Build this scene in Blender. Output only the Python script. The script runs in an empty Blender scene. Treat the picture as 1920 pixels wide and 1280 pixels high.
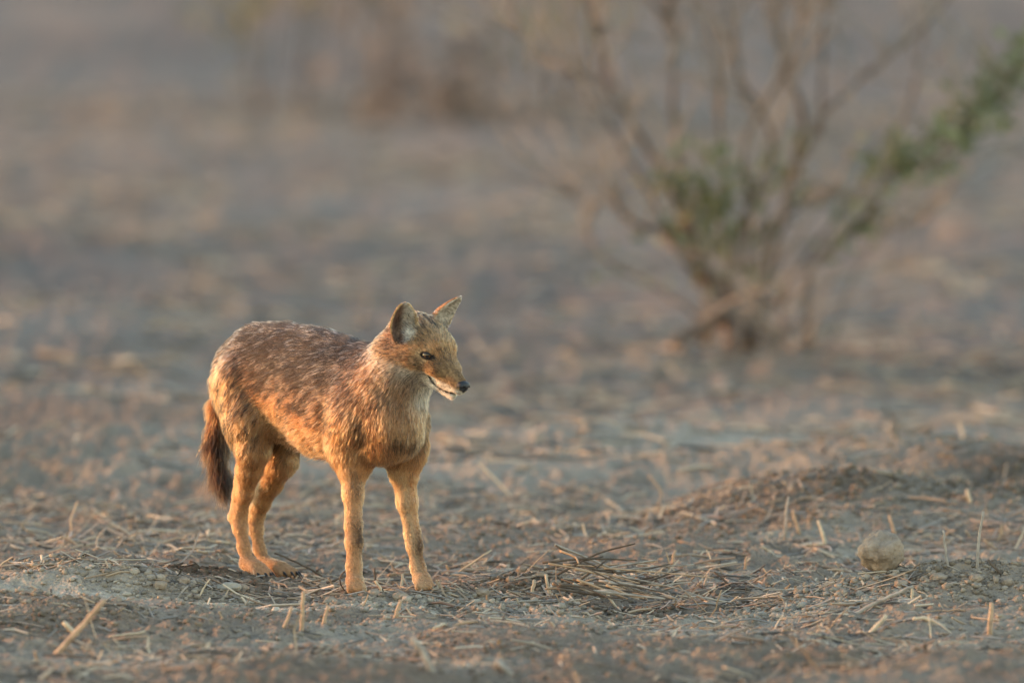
import bpy, math, random
import numpy as np
from mathutils import Vector, Matrix

# ------------------------------------------------------------------ camera, sky, sun, exposure
scene = bpy.context.scene
COL = scene.collection
rng = np.random.default_rng(7)
random.seed(7)

CAM_H = 2.0
FOC = 32000.0                     # focal length in photograph pixels (600 mm on 36 mm, 1920 wide)
D0 = 28.0                         # distance to the jackal
PITCH = math.atan2(CAM_H, 27.89) - math.atan((1112 - 640) / FOC)

cam_data = bpy.data.cameras.new('camera')
cam = bpy.data.objects.new('camera', cam_data)
COL.objects.link(cam)
cam.location = (0, 0, CAM_H)
cam.rotation_euler = (math.pi / 2 - PITCH, 0, 0)
cam_data.sensor_width = 36.0
cam_data.lens = 600.0
cam_data.clip_start = 0.5
cam_data.clip_end = 20000.0
cam_data.dof.use_dof = True
cam_data.dof.focus_distance = 28.0
cam_data.dof.aperture_fstop = 4.0
scene.camera = cam

SUN_EL = math.radians(8.5)
SUN_BACK = math.radians(15.0)     # the sun stands to the left and this far behind the animal
sun_vec = Vector((-math.cos(SUN_BACK) * math.cos(SUN_EL), math.sin(SUN_BACK) * math.cos(SUN_EL), math.sin(SUN_EL)))

world = bpy.data.worlds.new('World')
scene.world = world
world.use_nodes = True
wn = world.node_tree
sky = wn.nodes.new('ShaderNodeTexSky')
sky.sky_type = 'NISHITA'
sky.sun_disc = False
sky.sun_elevation = SUN_EL
sky.sun_rotation = math.atan2(sun_vec.x, sun_vec.y)
sky.altitude = 50
sky.air_density = 1.0
sky.dust_density = 0.35
sky.ozone_density = 0.2
wn.links.new(sky.outputs[0], wn.nodes['Background'].inputs['Color'])
wn.nodes['Background'].inputs['Strength'].default_value = 0.15

sun_data = bpy.data.lights.new('sun', 'SUN')
sun_data.energy = 1.15
sun_data.angle = math.radians(2.5)
sun_data.color = (1.0, 0.42, 0.165)
sun = bpy.data.objects.new('sun', sun_data)
COL.objects.link(sun)
sun.rotation_euler = sun_vec.to_track_quat('Z', 'Y').to_euler()
sun.location = (-20, 40, 12)

scene.view_settings.view_transform = 'Standard'
scene.view_settings.look = 'None'
scene.view_settings.gamma = 1.0
scene.view_settings.use_curve_mapping = False
scene.view_settings.exposure = 2.0
scene.render.engine = 'CYCLES'
scene.cycles.use_denoising = True
scene.cycles.max_bounces = 8
scene.cycles.transparent_max_bounces = 8
scene.cycles_curves.shape = 'RIBBONS'
scene.cycles_curves.subdivisions = 2

# ------------------------------------------------------------------ helpers
CP, SP = math.cos(PITCH), math.sin(PITCH)


def ray(px, py):
    cx, cy = (px - 960) / FOC, (640 - py) / FOC
    return np.array([cx, CP + cy * SP, -SP + cy * CP])


def P(px, py, dep=0.0):
    """the point at distance D0+dep that the photograph shows at this pixel"""
    d = ray(px, py)
    t = (D0 + dep) / d[1]
    return np.array([0, 0, CAM_H]) + d * t


def G(px, py):
    """point of the level ground (z = 0) at this pixel"""
    d = ray(px, py)
    t = -CAM_H / d[2]
    return d * t + np.array([0, 0, CAM_H])


def tag(o, label=None, cat=None, group=None, kind=None):
    if label: o['label'] = label
    if cat: o['category'] = cat
    if group: o['group'] = group
    if kind: o['kind'] = kind
    return o


def mesh_np(name, verts, faces, smooth=True):
    """mesh from arrays; faces (n,3) or (n,4)"""
    verts = np.asarray(verts, np.float32); faces = np.asarray(faces, np.int32)
    k = faces.shape[1]
    me = bpy.data.meshes.new(name)
    me.vertices.add(len(verts)); me.vertices.foreach_set('co', verts.ravel())
    me.loops.add(faces.size); me.loops.foreach_set('vertex_index', faces.ravel())
    me.polygons.add(len(faces))
    me.polygons.foreach_set('loop_start', np.arange(0, faces.size, k, dtype=np.int32))
    me.polygons.foreach_set('use_smooth', np.full(len(faces), smooth))
    me.update(calc_edges=True)
    return me


def obj(name, me, mat=None, parent=None):
    o = bpy.data.objects.new(name, me)
    COL.objects.link(o)
    if mat is not None: me.materials.append(mat)
    if parent is not None: o.parent = parent
    return o


def color_attr(me, name, cols):
    a = me.attributes.new(name, 'FLOAT_COLOR', 'POINT')
    c = np.ones((len(cols), 4), np.float32); c[:, :3] = cols
    a.data.foreach_set('color', c.ravel())


def hash01(ix, iy, iz, seed):
    h = (ix.astype(np.int64) * 374761393 + iy.astype(np.int64) * 668265263 + iz.astype(np.int64) * 2147483647 + seed * 144665) & 0xffffffff
    h = ((h ^ (h >> 13)) * 1274126177) & 0xffffffff
    h = ((h ^ (h >> 16)) * 2246822519) & 0xffffffff
    return ((h ^ (h >> 15)) & 0xffffff) / float(0xffffff)


def noise3(p, scale, seed=0):
    """value noise 0..1"""
    q = np.asarray(p, np.float64) * scale
    i = np.floor(q).astype(np.int64); f = q - i
    f = f * f * f * (f * (f * 6 - 15) + 10)
    r = 0
    for a in (0, 1):
        for b in (0, 1):
            for c in (0, 1):
                w = (f[:, 0] if a else 1 - f[:, 0]) * (f[:, 1] if b else 1 - f[:, 1]) * (f[:, 2] if c else 1 - f[:, 2])
                r = r + w * hash01(i[:, 0] + a, i[:, 1] + b, i[:, 2] + c, seed)
    return r


def noise2(x, y, scale, seed=0):
    qx, qy = x * scale, y * scale
    ix = np.floor(qx).astype(np.int64); iy = np.floor(qy).astype(np.int64)
    fx, fy = qx - ix, qy - iy
    fx = fx * fx * fx * (fx * (fx * 6 - 15) + 10); fy = fy * fy * fy * (fy * (fy * 6 - 15) + 10)
    z = np.zeros_like(ix)
    a = hash01(ix, iy, z, seed); b = hash01(ix + 1, iy, z, seed)
    c = hash01(ix, iy + 1, z, seed); d = hash01(ix + 1, iy + 1, z, seed)
    return (a * (1 - fx) + b * fx) * (1 - fy) + (c * (1 - fx) + d * fx) * fy


def sstep(a, b, x):
    t = np.clip((x - a) / (b - a), 0, 1)
    return t * t * (3 - 2 * t)


def unit(v):
    v = np.asarray(v, float)
    return v / np.maximum(np.linalg.norm(v, axis=-1, keepdims=True), 1e-9)


# ------------------------------------------------------------------ materials
def new_mat(name):
    m = bpy.data.materials.new(name); m.use_nodes = True
    nt = m.node_tree
    return m, nt, nt.nodes['Principled BSDF']


def plain_mat(name, col, rough=0.8, var=0.25, scale=40.0, bump=0.0, bump_scale=200.0, spec=0.3):
    """noise-varied colour with fine relief"""
    m, nt, b = new_mat(name)
    tc = nt.nodes.new('ShaderNodeTexCoord')
    n = nt.nodes.new('ShaderNodeTexNoise'); n.inputs['Scale'].default_value = scale; n.inputs['Detail'].default_value = 5
    r = nt.nodes.new('ShaderNodeValToRGB')
    r.color_ramp.elements[0].position = .3; r.color_ramp.elements[1].position = .7
    r.color_ramp.elements[0].color = (*[c * (1 - var) for c in col], 1)
    r.color_ramp.elements[1].color = (*[min(1, c * (1 + var)) for c in col], 1)
    nt.links.new(tc.outputs['Object'], n.inputs['Vector'])
    nt.links.new(n.outputs['Fac'], r.inputs['Fac']); nt.links.new(r.outputs['Color'], b.inputs['Base Color'])
    b.inputs['Roughness'].default_value = rough; b.inputs['Specular IOR Level'].default_value = spec
    if bump:
        n2 = nt.nodes.new('ShaderNodeTexNoise'); n2.inputs['Scale'].default_value = bump_scale; n2.inputs['Detail'].default_value = 4
        bp = nt.nodes.new('ShaderNodeBump'); bp.inputs['Strength'].default_value = bump; bp.inputs['Distance'].default_value = .004
        nt.links.new(tc.outputs['Object'], n2.inputs['Vector'])
        nt.links.new(n2.outputs['Fac'], bp.inputs['Height']); nt.links.new(bp.outputs['Normal'], b.inputs['Normal'])
    return m


def attr_mat(name, attr='Col', rough=0.85, spec=0.2, bump=0.0, bump_scale=150.0, dist=.004):
    m, nt, b = new_mat(name)
    a = nt.nodes.new('ShaderNodeAttribute'); a.attribute_name = attr
    nt.links.new(a.outputs['Color'], b.inputs['Base Color'])
    b.inputs['Roughness'].default_value = rough; b.inputs['Specular IOR Level'].default_value = spec
    if bump:
        tc = nt.nodes.new('ShaderNodeTexCoord')
        n2 = nt.nodes.new('ShaderNodeTexNoise'); n2.inputs['Scale'].default_value = bump_scale; n2.inputs['Detail'].default_value = 6
        bp = nt.nodes.new('ShaderNodeBump'); bp.inputs['Strength'].default_value = bump; bp.inputs['Distance'].default_value = dist
        nt.links.new(tc.outputs['Object'], n2.inputs['Vector'])
        nt.links.new(n2.outputs['Fac'], bp.inputs['Height']); nt.links.new(bp.outputs['Normal'], b.inputs['Normal'])
    return m


def hair_mat(name, rough=0.42, rad_rough=0.55, coat=0.0):
    m = bpy.data.materials.new(name); m.use_nodes = True
    nt = m.node_tree
    for n in list(nt.nodes):
        if n.type == 'BSDF_PRINCIPLED': nt.nodes.remove(n)
    out = [n for n in nt.nodes if n.type == 'OUTPUT_MATERIAL'][0]
    h = nt.nodes.new('ShaderNodeBsdfHairPrincipled')
    h.model = 'CHIANG'; h.parametrization = 'COLOR'
    h.inputs['Roughness'].default_value = rough
    h.inputs['Radial Roughness'].default_value = rad_rough
    h.inputs['Coat'].default_value = coat
    h.inputs['IOR'].default_value = 1.38
    a = nt.nodes.new('ShaderNodeAttribute'); a.attribute_name = 'Col'
    nt.links.new(a.outputs['Color'], h.inputs['Color'])
    nt.links.new(h.outputs[0], out.inputs['Surface'])
    return m

# ------------------------------------------------------------------ the ground: one sheet to the horizon
FEET = [P(666, 1110, -.11), P(793, 1106, -.04), P(480, 1082, .215), P(535, 1088, .22)]
# centre pixel, half size along x and y (m), height (m)
MOUNDS = [
    (90, 1104, .20, .11, .040), (270, 1130, .12, .06, .014),          # pale crust hump, left
    (20, 1150, .16, .14, .030),
    (365, 1090, .095, .085, .0201),                                       # turned soil by the hind paws
    (640, 1250, .18, .12, .018), (820, 1262, .30, .10, .014), (560, 1138, .10, .035, .010), (690, 1134, .10, .035, .012), (800, 1136, .08, .03, .008),           # near hump, out of focus
    (1700, 1225, .40, .12, .012), (1250, 1235, .3, .12, .014),
    (1000, 1088, .09, .07, .026), (940, 1120, .14, .06, .010),          # crumbs beside the twig heap
    (1180, 1118, .10, .05, -.018),
    (1640, 1105, .24, .08, .016), (1830, 1108, .22, .10, .034),         # crumbly bank, right
    (1740, 985, .38, .30, .066), (1900, 930, .42, .42, .058), (1480, 975, .25, .20, .045), (1620, 905, .30, .4, .045),
    (1240, 850, .30, .40, .060), (980, 880, .2, .3, .012),
    (1400, 690, .38, .40, .025),                                        # the shrub's foot
    (120, 860, .5, .6, .035), (330, 780, .35, .5, .03), (60, 660, .6, .8, .05), (330, 640, .5, .8, .03),
    (760, 970, .10, .12, .014),
    (300, 480, .9, 1.2, .04), (700, 420, 1.0, 1.2, .03), (500, 300, 1.4, 1.5, .03), (900, 330, 1.2, 1.5, .02),
    (1200, 330, .8, 1.2, .03), (200, 250, 1.2, 2, .04), (1750, 450, .8, 1.0, .04), (1500, 250, 1.2, 1.8, .03),
]
MOUNDS = [(*G(a, b)[:2], c, d, e) for a, b, c, d, e in MOUNDS]


def ground_h(x, y, fine=True):
    x = np.asarray(x, float); y = np.asarray(y, float)
    h = np.zeros_like(x)
    far = sstep(60, 140, np.abs(y - 28) + np.abs(x))
    h += (noise2(x, y, .55, 1) - .5) * .05 + (noise2(x, y, 1.3, 2) - .5) * .040
    h += (noise2(x, y, 3.1, 3) - .5) * .028 + (noise2(x, y, 7.3, 4) - .5) * .014
    h += (1 - np.abs(noise2(x, y, 5.0, 9) * 2 - 1)) * .010 - .005
    calm = np.ones_like(x)
    for f in FEET:
        calm = calm * (1 - .93 * np.exp(-(((x - f[0]) / .11) ** 2 + ((y - f[1]) / .16) ** 2)))
    h *= calm
    for mx, my, sx, sy, hh in MOUNDS:
        m = hh * np.exp(-np.abs((x - mx) / sx) ** 2.4 - np.abs((y - my) / sy) ** 2.4)
        h += m * (.08 + .92 * calm if hh > 0 and hh != .0201 else 1)
    if fine:
        n = noise2(x, y, 19, 5) - .5; m_ = noise2(x, y, 47, 6) - .5; k = noise2(x, y, 110, 7) - .5
        rough_ = .45 + 1.1 * noise2(x, y, 2.3, 8)
        h += (n * .013 + m_ * .010 + k * .0075) * rough_ * (.6 + .4 * calm)
    h += (noise2(x, y, .03, 11) - .5) * 1.2 * far
    return h


def GG(px, py):
    """where this pixel's ray meets the uneven ground"""
    d = ray(px, py); Y = G(px, py)[1] - 3.0; step = .02
    ys = np.arange(Y, Y + 8, step); t = ys / d[1]
    xs = d[0] * t; zs = CAM_H + d[2] * t
    hh = ground_h(xs, ys)
    k = np.where(zs < hh)[0]
    i = int(k[0]) if len(k) else len(ys) - 1
    return np.array([xs[i], ys[i], hh[i]])


def spaced(lo_far, lo, hi, hi_far, step, grow=1.16):
    mid = list(np.arange(lo, hi, step))
    a = []; s = step; v = lo
    while v > lo_far:
        s *= grow; v -= s; a.append(v)
    b = []; s = step; v = mid[-1]
    while v < hi_far:
        s *= grow; v += s; b.append(v)
    return np.array(a[::-1] + mid + b)


gx = spaced(-6000, -1.02, 1.02, 6000, .0062, 1.045)
gy_mid = []
v = 25.9; s = .0075
while v < 80:
    gy_mid.append(v)
    s = .0075 if v < 29.2 else s * 1.0125
    v += s
gy_b = []
while v < 9000:
    s *= 1.18; v += s; gy_b.append(v)
gy_a = []; s = .0075; v = 25.9
while v > -4000:
    s *= 1.18; v -= s; gy_a.append(v)
gy = np.array(gy_a[::-1] + gy_mid + gy_b)
XX, YY = np.meshgrid(gx, gy, indexing='ij')
ZZ = ground_h(XX.ravel(), YY.ravel())
nxg, nyg = len(gx), len(gy)
idx = np.arange(nxg * nyg).reshape(nxg, nyg)
quads = np.stack([idx[:-1, :-1].ravel(), idx[1:, :-1].ravel(), idx[1:, 1:].ravel(), idx[:-1, 1:].ravel()], 1)
g_me = mesh_np('ground', np.stack([XX.ravel(), YY.ravel(), ZZ], 1), quads)


def dark_soil(x, y):
    """freshly turned, darker soil and the other darker patches of ground"""
    d = np.zeros_like(x)
    for px, py, sx, sy, a in ((370, 1090, .13, .09, 1.0), (480, 1100, .08, .04, .8), (10, 1170, .14, .09, .5), (1010, 1085, .10, .08, .7), (1180, 1110, .14, .07, .8),
                              (1800, 1100, .30, .12, .45), (1740, 985, .42, .28, .48), (1890, 930, .40, .35, .50), (1480, 975, .28, .2, .4), (1600, 905, .35, .3, .35), (480, 600, 1.2, .9, .25), (560, 420, .6, .5, .3)):
        g = G(px, py)
        d = np.maximum(d, a * np.exp(-((x - g[0]) / sx) ** 2 - ((y - g[1]) / sy) ** 2))
    return d


def soil_col(x, y):
    n = noise2(x, y, 1.1, 21) * .5 + noise2(x, y, 3.7, 22) * .3 + noise2(x, y, 14., 23) * .2
    d = np.clip(dark_soil(x, y) + .35 * sstep(.52, .7, noise2(x, y, .8, 24)), 0, 1)
    pale = np.array([.365, .308, .240]); mid = np.array([.268, .212, .160]); dark = np.array([.070, .045, .028]); red = np.array([.29, .215, .152])
    c = pale * sstep(.40, .56, n)[:, None] + mid * (1 - sstep(.40, .56, n))[:, None]
    r = sstep(.5, .75, noise2(x, y, .9, 25))[:, None] * .35
    c = c * (1 - r) + red * r
    c = c * (1 - d[:, None] * .85) + dark * d[:, None] * .85
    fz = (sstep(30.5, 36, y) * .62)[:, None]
    pl = np.zeros_like(x)
    for px, py, sx, sy, a in ((100, 1122, .22, .17, 1.0), (290, 1128, .10, .04, .8), (560, 1130, .14, .05, .8), (680, 1125, .10, .04, .8), (900, 1130, .10, .04, .7), (700, 1240, .22, .12, .6), (1250, 860, .3, .3, .4),
                              (340, 760, .25, .3, .6), (1300, 695, .35, .35, .8), (1450, 690, .3, .3, .6), (860, 400, .6, .6, .5), (400, 290, .8, .8, .5)):
        g = G(px, py); pl = np.maximum(pl, a * np.exp(-((x - g[0]) / sx) ** 2 - ((y - g[1]) / sy) ** 2))
    c = c * (1 - pl[:, None]) + np.array([.56, .49, .395]) * pl[:, None] * (.8 + .4 * noise2(x, y, 30, 26))[:, None]
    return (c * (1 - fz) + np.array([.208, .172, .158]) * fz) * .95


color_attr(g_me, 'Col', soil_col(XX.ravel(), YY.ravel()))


def ground_material():
    m, nt, b = new_mat('dry_soil')
    a = nt.nodes.new('ShaderNodeAttribute'); a.attribute_name = 'Col'
    tc = nt.nodes.new('ShaderNodeTexCoord')
    n1 = nt.nodes.new('ShaderNodeTexNoise'); n1.inputs['Scale'].default_value = 60; n1.inputs['Detail'].default_value = 8; n1.inputs['Roughness'].default_value = .7
    n2 = nt.nodes.new('ShaderNodeTexVoronoi'); n2.inputs['Scale'].default_value = 130
    mx = nt.nodes.new('ShaderNodeMix'); mx.data_type = 'RGBA'; mx.blend_type = 'MULTIPLY'; mx.inputs['Factor'].default_value = 1
    rp = nt.nodes.new('ShaderNodeValToRGB')
    rp.color_ramp.elements[0].position = .28; rp.color_ramp.elements[0].color = (.62, .58, .55, 1)
    rp.color_ramp.elements[1].position = .72; rp.color_ramp.elements[1].color = (1.28, 1.25, 1.2, 1)
    bp = nt.nodes.new('ShaderNodeBump'); bp.inputs['Strength'].default_value = .8; bp.inputs['Distance'].default_value = .006
    ad = nt.nodes.new('ShaderNodeMath'); ad.operation = 'ADD'
    for n in (n1, n2): nt.links.new(tc.outputs['Object'], n.inputs['Vector'])
    nt.links.new(n1.outputs['Fac'], rp.inputs['Fac'])
    nt.links.new(a.outputs['Color'], mx.inputs['A']); nt.links.new(rp.outputs['Color'], mx.inputs['B'])
    nt.links.new(mx.outputs['Result'], b.inputs['Base Color'])
    nt.links.new(n1.outputs['Fac'], ad.inputs[0]); nt.links.new(n2.outputs['Distance'], ad.inputs[1])
    nt.links.new(ad.outputs[0], bp.inputs['Height']); nt.links.new(bp.outputs['Normal'], b.inputs['Normal'])
    b.inputs['Roughness'].default_value = .95; b.inputs['Specular IOR Level'].default_value = .15
    return m


ground = obj('ground', g_me, ground_material())
tag(ground, 'dry grey brown soil strewn with crumbs and straw', 'ground', kind='structure')

# ------------------------------------------------------------------ the jackal: one continuous body grown from a distance field
class Prim:
    __slots__ = ('kind', 'a', 'b', 'ra', 'rb', 'k', 'flow', 'ln', 'reg', 'M', 'pts', 'sc', 'lift')


PR = []


def cone(a, b, ra, rb, reg, ln=.01, k=.02, flow=None, sc=(1, 1, 1), M=None, lift=.35):
    """tapered limb piece; sc squeezes it in frame M"""
    p = Prim(); p.kind = 'c'; p.a = np.asarray(a, float); p.b = np.asarray(b, float); p.ra = ra; p.rb = rb; p.k = k
    p.flow = unit(p.b - p.a) if flow is None else unit(flow); p.ln = ln; p.reg = reg; p.sc = np.array(sc, float); p.M = M; p.lift = lift
    PR.append(p); return p


def ell(c, rad, M, reg, ln=.01, k=.02, flow=(0, 0, -1), lift=.35):
    p = Prim(); p.kind = 'e'; p.a = np.asarray(c, float); p.b = np.asarray(rad, float); p.M = M; p.k = k
    p.flow = unit(flow); p.ln = ln; p.reg = reg; p.ra = p.rb = max(rad); p.lift = lift
    PR.append(p); return p


def cloud(pts, r, reg, ln, k, flow, lift=.3):
    p = Prim(); p.kind = 'p'; p.pts = pts; p.ra = p.rb = r; p.k = k; p.flow = unit(flow); p.ln = ln; p.reg = reg; p.lift = lift
    PR.append(p); return p


def pdist(p, q):
    """distance from points q (n,3) to primitive p"""
    if p.kind == 'c':
        a, b, x = p.a, p.b, q
        s = 1.0
        if p.M is not None:
            x = (q @ p.M) / p.sc; a = (p.a @ p.M) / p.sc; b = (p.b @ p.M) / p.sc; s = p.sc.min()
        ba = b - a
        t = np.clip(((x - a) @ ba) / max(ba @ ba, 1e-12), 0, 1)
        return (np.linalg.norm(x - a - t[:, None] * ba, axis=1) - (p.ra + (p.rb - p.ra) * t)) * s
    if p.kind == 'e':
        x = (q - p.a) @ p.M
        k0 = np.linalg.norm(x / p.b, axis=1); k1 = np.linalg.norm(x / p.b ** 2, axis=1)
        return k0 * (k0 - 1) / np.maximum(k1, 1e-9)
    d = np.full(len(q), 1e9)
    for i in range(0, len(p.pts), 64):
        d = np.minimum(d, ((q[:, None, :] - p.pts[None, i:i + 64, :]) ** 2).sum(2).min(1))
    return np.sqrt(d) - p.ra


def pbox(p):
    if p.kind == 'c':
        m = max(p.ra, p.rb) * (p.sc.max() if p.M is not None else 1) 
        return np.minimum(p.a, p.b) - m, np.maximum(p.a, p.b) + m
    if p.kind == 'e':
        return p.a - p.ra, p.a + p.ra
    return p.pts.min(0) - p.ra, p.pts.max(0) + p.ra


def frame(fwd, up=(0, 0, 1)):
    f = unit(fwd); r = unit(np.cross(f, up)); u = np.cross(r, f)
    return f, r, u


TH = math.radians(54)
BF = np.array([math.cos(TH), -math.sin(TH), 0.0])          # the way the body faces
BR = np.array([-math.sin(TH), -math.cos(TH), 0.0])         # the animal's right
BU = np.array([0, 0, 1.0])
MB_ = np.stack([BF, BR, BU], 1)
BACK = -BF
dn = np.array([0, 0, -1.0])

# trunk: px, py, depth, half width, half height
SP_ = [(450, 694, .272, .038, .048), (489, 692, .222, .046, .064), (540, 698, .155, .042, .069), (598, 722, .075, .052, .081),
       (652, 744, .000, .053, .083), (698, 756, -.060, .048, .080)]
SPINE = np.array([P(a, b, c) for a, b, c, _, _ in SP_]); SPW = np.array([s[3] for s in SP_]); SPH = np.array([s[4] for s in SP_])
for i in range(len(SP_) - 1):
    a, b = SPINE[i], SPINE[i + 1]
    sc = ((SPW[i] + SPW[i + 1]) / (SPH[i] + SPH[i + 1]))
    cone(a, b, SPH[i], SPH[i + 1], 'trunk', .019, .03, BACK * 1.0 + dn * .30, (1, sc, 1), MB_, .27)
# chest front and keel
cone(P(712, 772, -.080), P(738, 790, -.108), .050, .040, 'chest', .014, .03, dn + BF * .1, lift=.28)
cone(P(740, 768, -.10), P(748, 818, -.100), .038, .033, 'chest', .014, .03, dn, lift=.28)
cone(P(690, 820, -.05), P(715, 832, -.08), .030, .026, 'chest', .018, .03, dn + BACK * .5)
# belly towards the groin
cone(P(560, 760, .15), P(600, 795, .08), .034, .036, 'belly', .022, .03, BACK + dn * .6, lift=.4)
cone(P(600, 795, .08), P(650, 815, .02), .036, .036, 'belly', .022, .03, BACK + dn * .6, lift=.4)

# neck
NK = [(706, 732, -.060, .053), (737, 713, -.092, .049), (764, 672, -.116, .043), (778, 650, -.125, .041)]
NKP = np.array([P(a, b, c) for a, b, c, _ in NK])
for i in range(3):
    cone(NKP[i], NKP[i + 1], NK[i][3], NK[i + 1][3], 'neck', .014, .035, NKP[i] - NKP[i + 1] + dn * .03, lift=.35)

# shoulders and front legs
RIGHT_FRONT = [(668, 770, -.066, .038), (657, 838, -.046, .030), (662, 878, -.055, .0235), (662, 925, -.068, .0158), (663, 985, -.080, .0134), (664, 1015, -.087, .0136),
               (664, 1060, -.094, .0118), (665, 1088, -.100, .0135)]
LEFT_FRONT = [(764, 792, -.050, .034), (760, 842, -.030, .029), (757, 885, -.030, .0215), (763, 940, -.030, .0156), (773, 1000, -.030, .0122), (777, 1022, -.031, .0124),
              (783, 1062, -.034, .0110), (790, 1084, -.040, .0132)]
for nm, L, tip in (('rf', RIGHT_FRONT, (667, 1101, -.118)), ('lf', LEFT_FRONT, (795, 1097, -.062))):
    for i in range(len(L) - 1):
        a, b = P(*L[i][:3]), P(*L[i + 1][:3])
        cone(a, b, L[i][3], L[i + 1][3], nm, [.015, .011, .008, .006, .005, .0045, .004][i], .030 if i < 2 else .010, (b - a) + (dn * .05 if i else BACK * .04), lift=.24)
    w = P(*L[-1][:3]); t = P(*tip)
    f = unit((t - w) * np.array([1, 1, 0]) + BF * .03)
    r = unit(np.cross(f, (0, 0, 1)))
    for j, (o, fw) in enumerate(((-.0105, .002), (-.0038, .008), (.0038, .008), (.0105, .002))):
        b = np.array([t[0], t[1], 0.0085]) + r * o + f * fw
        m = (w + b) / 2 + np.array([0, 0, .004])
        cone(w + r * o * .5, m, .009, .0085, nm, .005, .006, f + dn * .4, lift=.3)
        cone(m, b, .0085, .0075, nm, .003, .0022, f + dn * .5, lift=.3)

# shoulder blade
cone(P(690, 686, -.045), P(664, 790, -.075), .026, .032, 'neck', .017, .020, dn + BACK * .5, lift=.3)
# hind legs
RIGHT_HIND = [(464, 706, .220, .048), (472, 785, .200, .038), (475, 838, .196, .0275), (468, 878, .210, .0205), (460, 925, .232, .0125), (451, 962, .252, .0112),
              (451, 990, .252, .0108), (457, 1025, .242, .0100), (465, 1055, .232, .0108)]
LEFT_HIND = [(528, 735, .240, .042), (534, 812, .250, .031), (526, 862, .256, .0255), (509, 905, .276, .0178), (491, 943, .298, .0130), (483, 966, .310, .0110),
             (480, 992, .310, .0102), (486, 1028, .298, .0094), (497, 1056, .282, .0102)]
for nm, L, tip in (('rh', RIGHT_HIND, (496, 1077, .196)), ('lh', LEFT_HIND, (545, 1083, .225))):
    for i in range(len(L) - 1):
        a, b = P(*L[i][:3]), P(*L[i + 1][:3])
        fl = (b - a) + (BACK * .05 if i < 2 else BACK * 0)
        cone(a, b, L[i][3], L[i + 1][3], nm, [.018, .014, .010, .0065, .005, .0045, .004, .004][i], .012 if i < 3 else .009, fl, lift=.24)
    # heel bone and the tendon above it
    hk = P(L[5][0] - 13, L[5][1] + 7, L[5][2] + .010)
    tn = P(L[3][0] - 18, L[3][1] + 4, L[3][2] + .018)
    cone(tn, hk, .0075, .0068, nm, .006, .008, dn, lift=.3)
    cone(hk, P(*L[6][:3]), .0075, .009, nm, .006, .010, dn, lift=.3)
    w = P(*L[-1][:3]); t = P(*tip)
    f = unit((t - w) * np.array([1, 1, 0])); r = unit(np.cross(f, (0, 0, 1)))
    for j, (o, fw) in enumerate(((-.0150, -.004), (-.0053, .004), (.0053, .004), (.0150, -.004))):
        b = np.array([t[0], t[1], .0085]) + r * o + f * fw
        m = w * .42 + b * .58 + np.array([0, 0, .0035])
        cone(w + r * o * .4, m, .0095, .0085, nm, .005, .007, f, lift=.3)
        cone(m, b, .0084, .0070, nm, .002, .0012, f + dn * .4, lift=.3)
# rump and haunch muscle over the right hip
cone(P(443, 730, .258), P(460, 800, .225), .034, .028, 'rh', .022, .03, dn + BACK * .25, lift=.3)
cone(P(500, 760, .20), P(560, 815, .17), .030, .018, 'belly', .018, .035, dn + BACK * .4)

# tail core
TL = [(434, 676, .285, .018), (420, 716, .302, .0125), (411, 760, .310, .0115), (405, 830, .312, .011), (411, 885, .306, .007), (416, 905, .302, .004)]
for i in range(len(TL) - 1):
    a, b = P(*TL[i][:3]), P(*TL[i + 1][:3])
    cone(a, b, TL[i][3], TL[i + 1][3], 'tail', [.012, .019, .032, .042, .044][i], .012, b - a, lift=[.24, .34, .38, .34, .24][i])

# head in its own frame: forward, right, up
PH, PT = math.radians(49), math.radians(23)
HF = np.array([math.cos(PT) * math.cos(PH), -math.cos(PT) * math.sin(PH), -math.sin(PT)])
HR = np.array([-math.sin(PH), -math.cos(PH), 0.0])
HU = np.cross(HR, HF)
MH = np.stack([HF, HR, HU], 1)
HC = P(788, 639, -.135)


def H(f, s, u):
    return HC + HF * f + HR * s + HU * u


def hd(v):
    return MH @ np.array(v, float)


ell(H(-.004, 0, 0), (.056, .043, .041), MH, 'head', .008, .02, hd((-1, 0, -.1)))
for s in (1, -1):
    ell(H(.012, .029 * s, -.018), (.036, .022, .026), MH, 'head', .008, .02, hd((-1, .25 * s, -.45)), .34)
    ell(H(-.018, .036 * s, -.028), (.028, .020, .026), MH, 'head', .012, .02, hd((-1, .5 * s, -.7)), .38)
    ell(H(.046, .019 * s, .010), (.016, .011, .009), MH, 'head', .006, .012, hd((-1, .2 * s, .2)), .3)
    ell(H(.058, .0205 * s, -.016), (.030, .0125, .0140), MH, 'muzzle', .005, .014, hd((-1, .2 * s, -.2)), .25)
ell(H(.032, 0, .006), (.032, .030, .028), MH, 'head', .007, .02, hd((-1, 0, .1)), .3)
cone(H(.052, 0, -.008), H(.116, 0, -.0235), .0215, .0125, 'muzzle', .004, .016, hd((-1, 0, .05)), lift=.22)
cone(H(.085, 0, -.028), H(.119, 0, -.0285), .0165, .0112, 'muzzle', .004, .010, hd((-1, 0, -.2)), lift=.22)
cone(H(.020, 0, -.041), H(.106, 0, -.0465), .0185, .0075, 'jaw', .006, .008, hd((-1, 0, -.2)), lift=.3)
# ears: curved petals
EARS = {}


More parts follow.
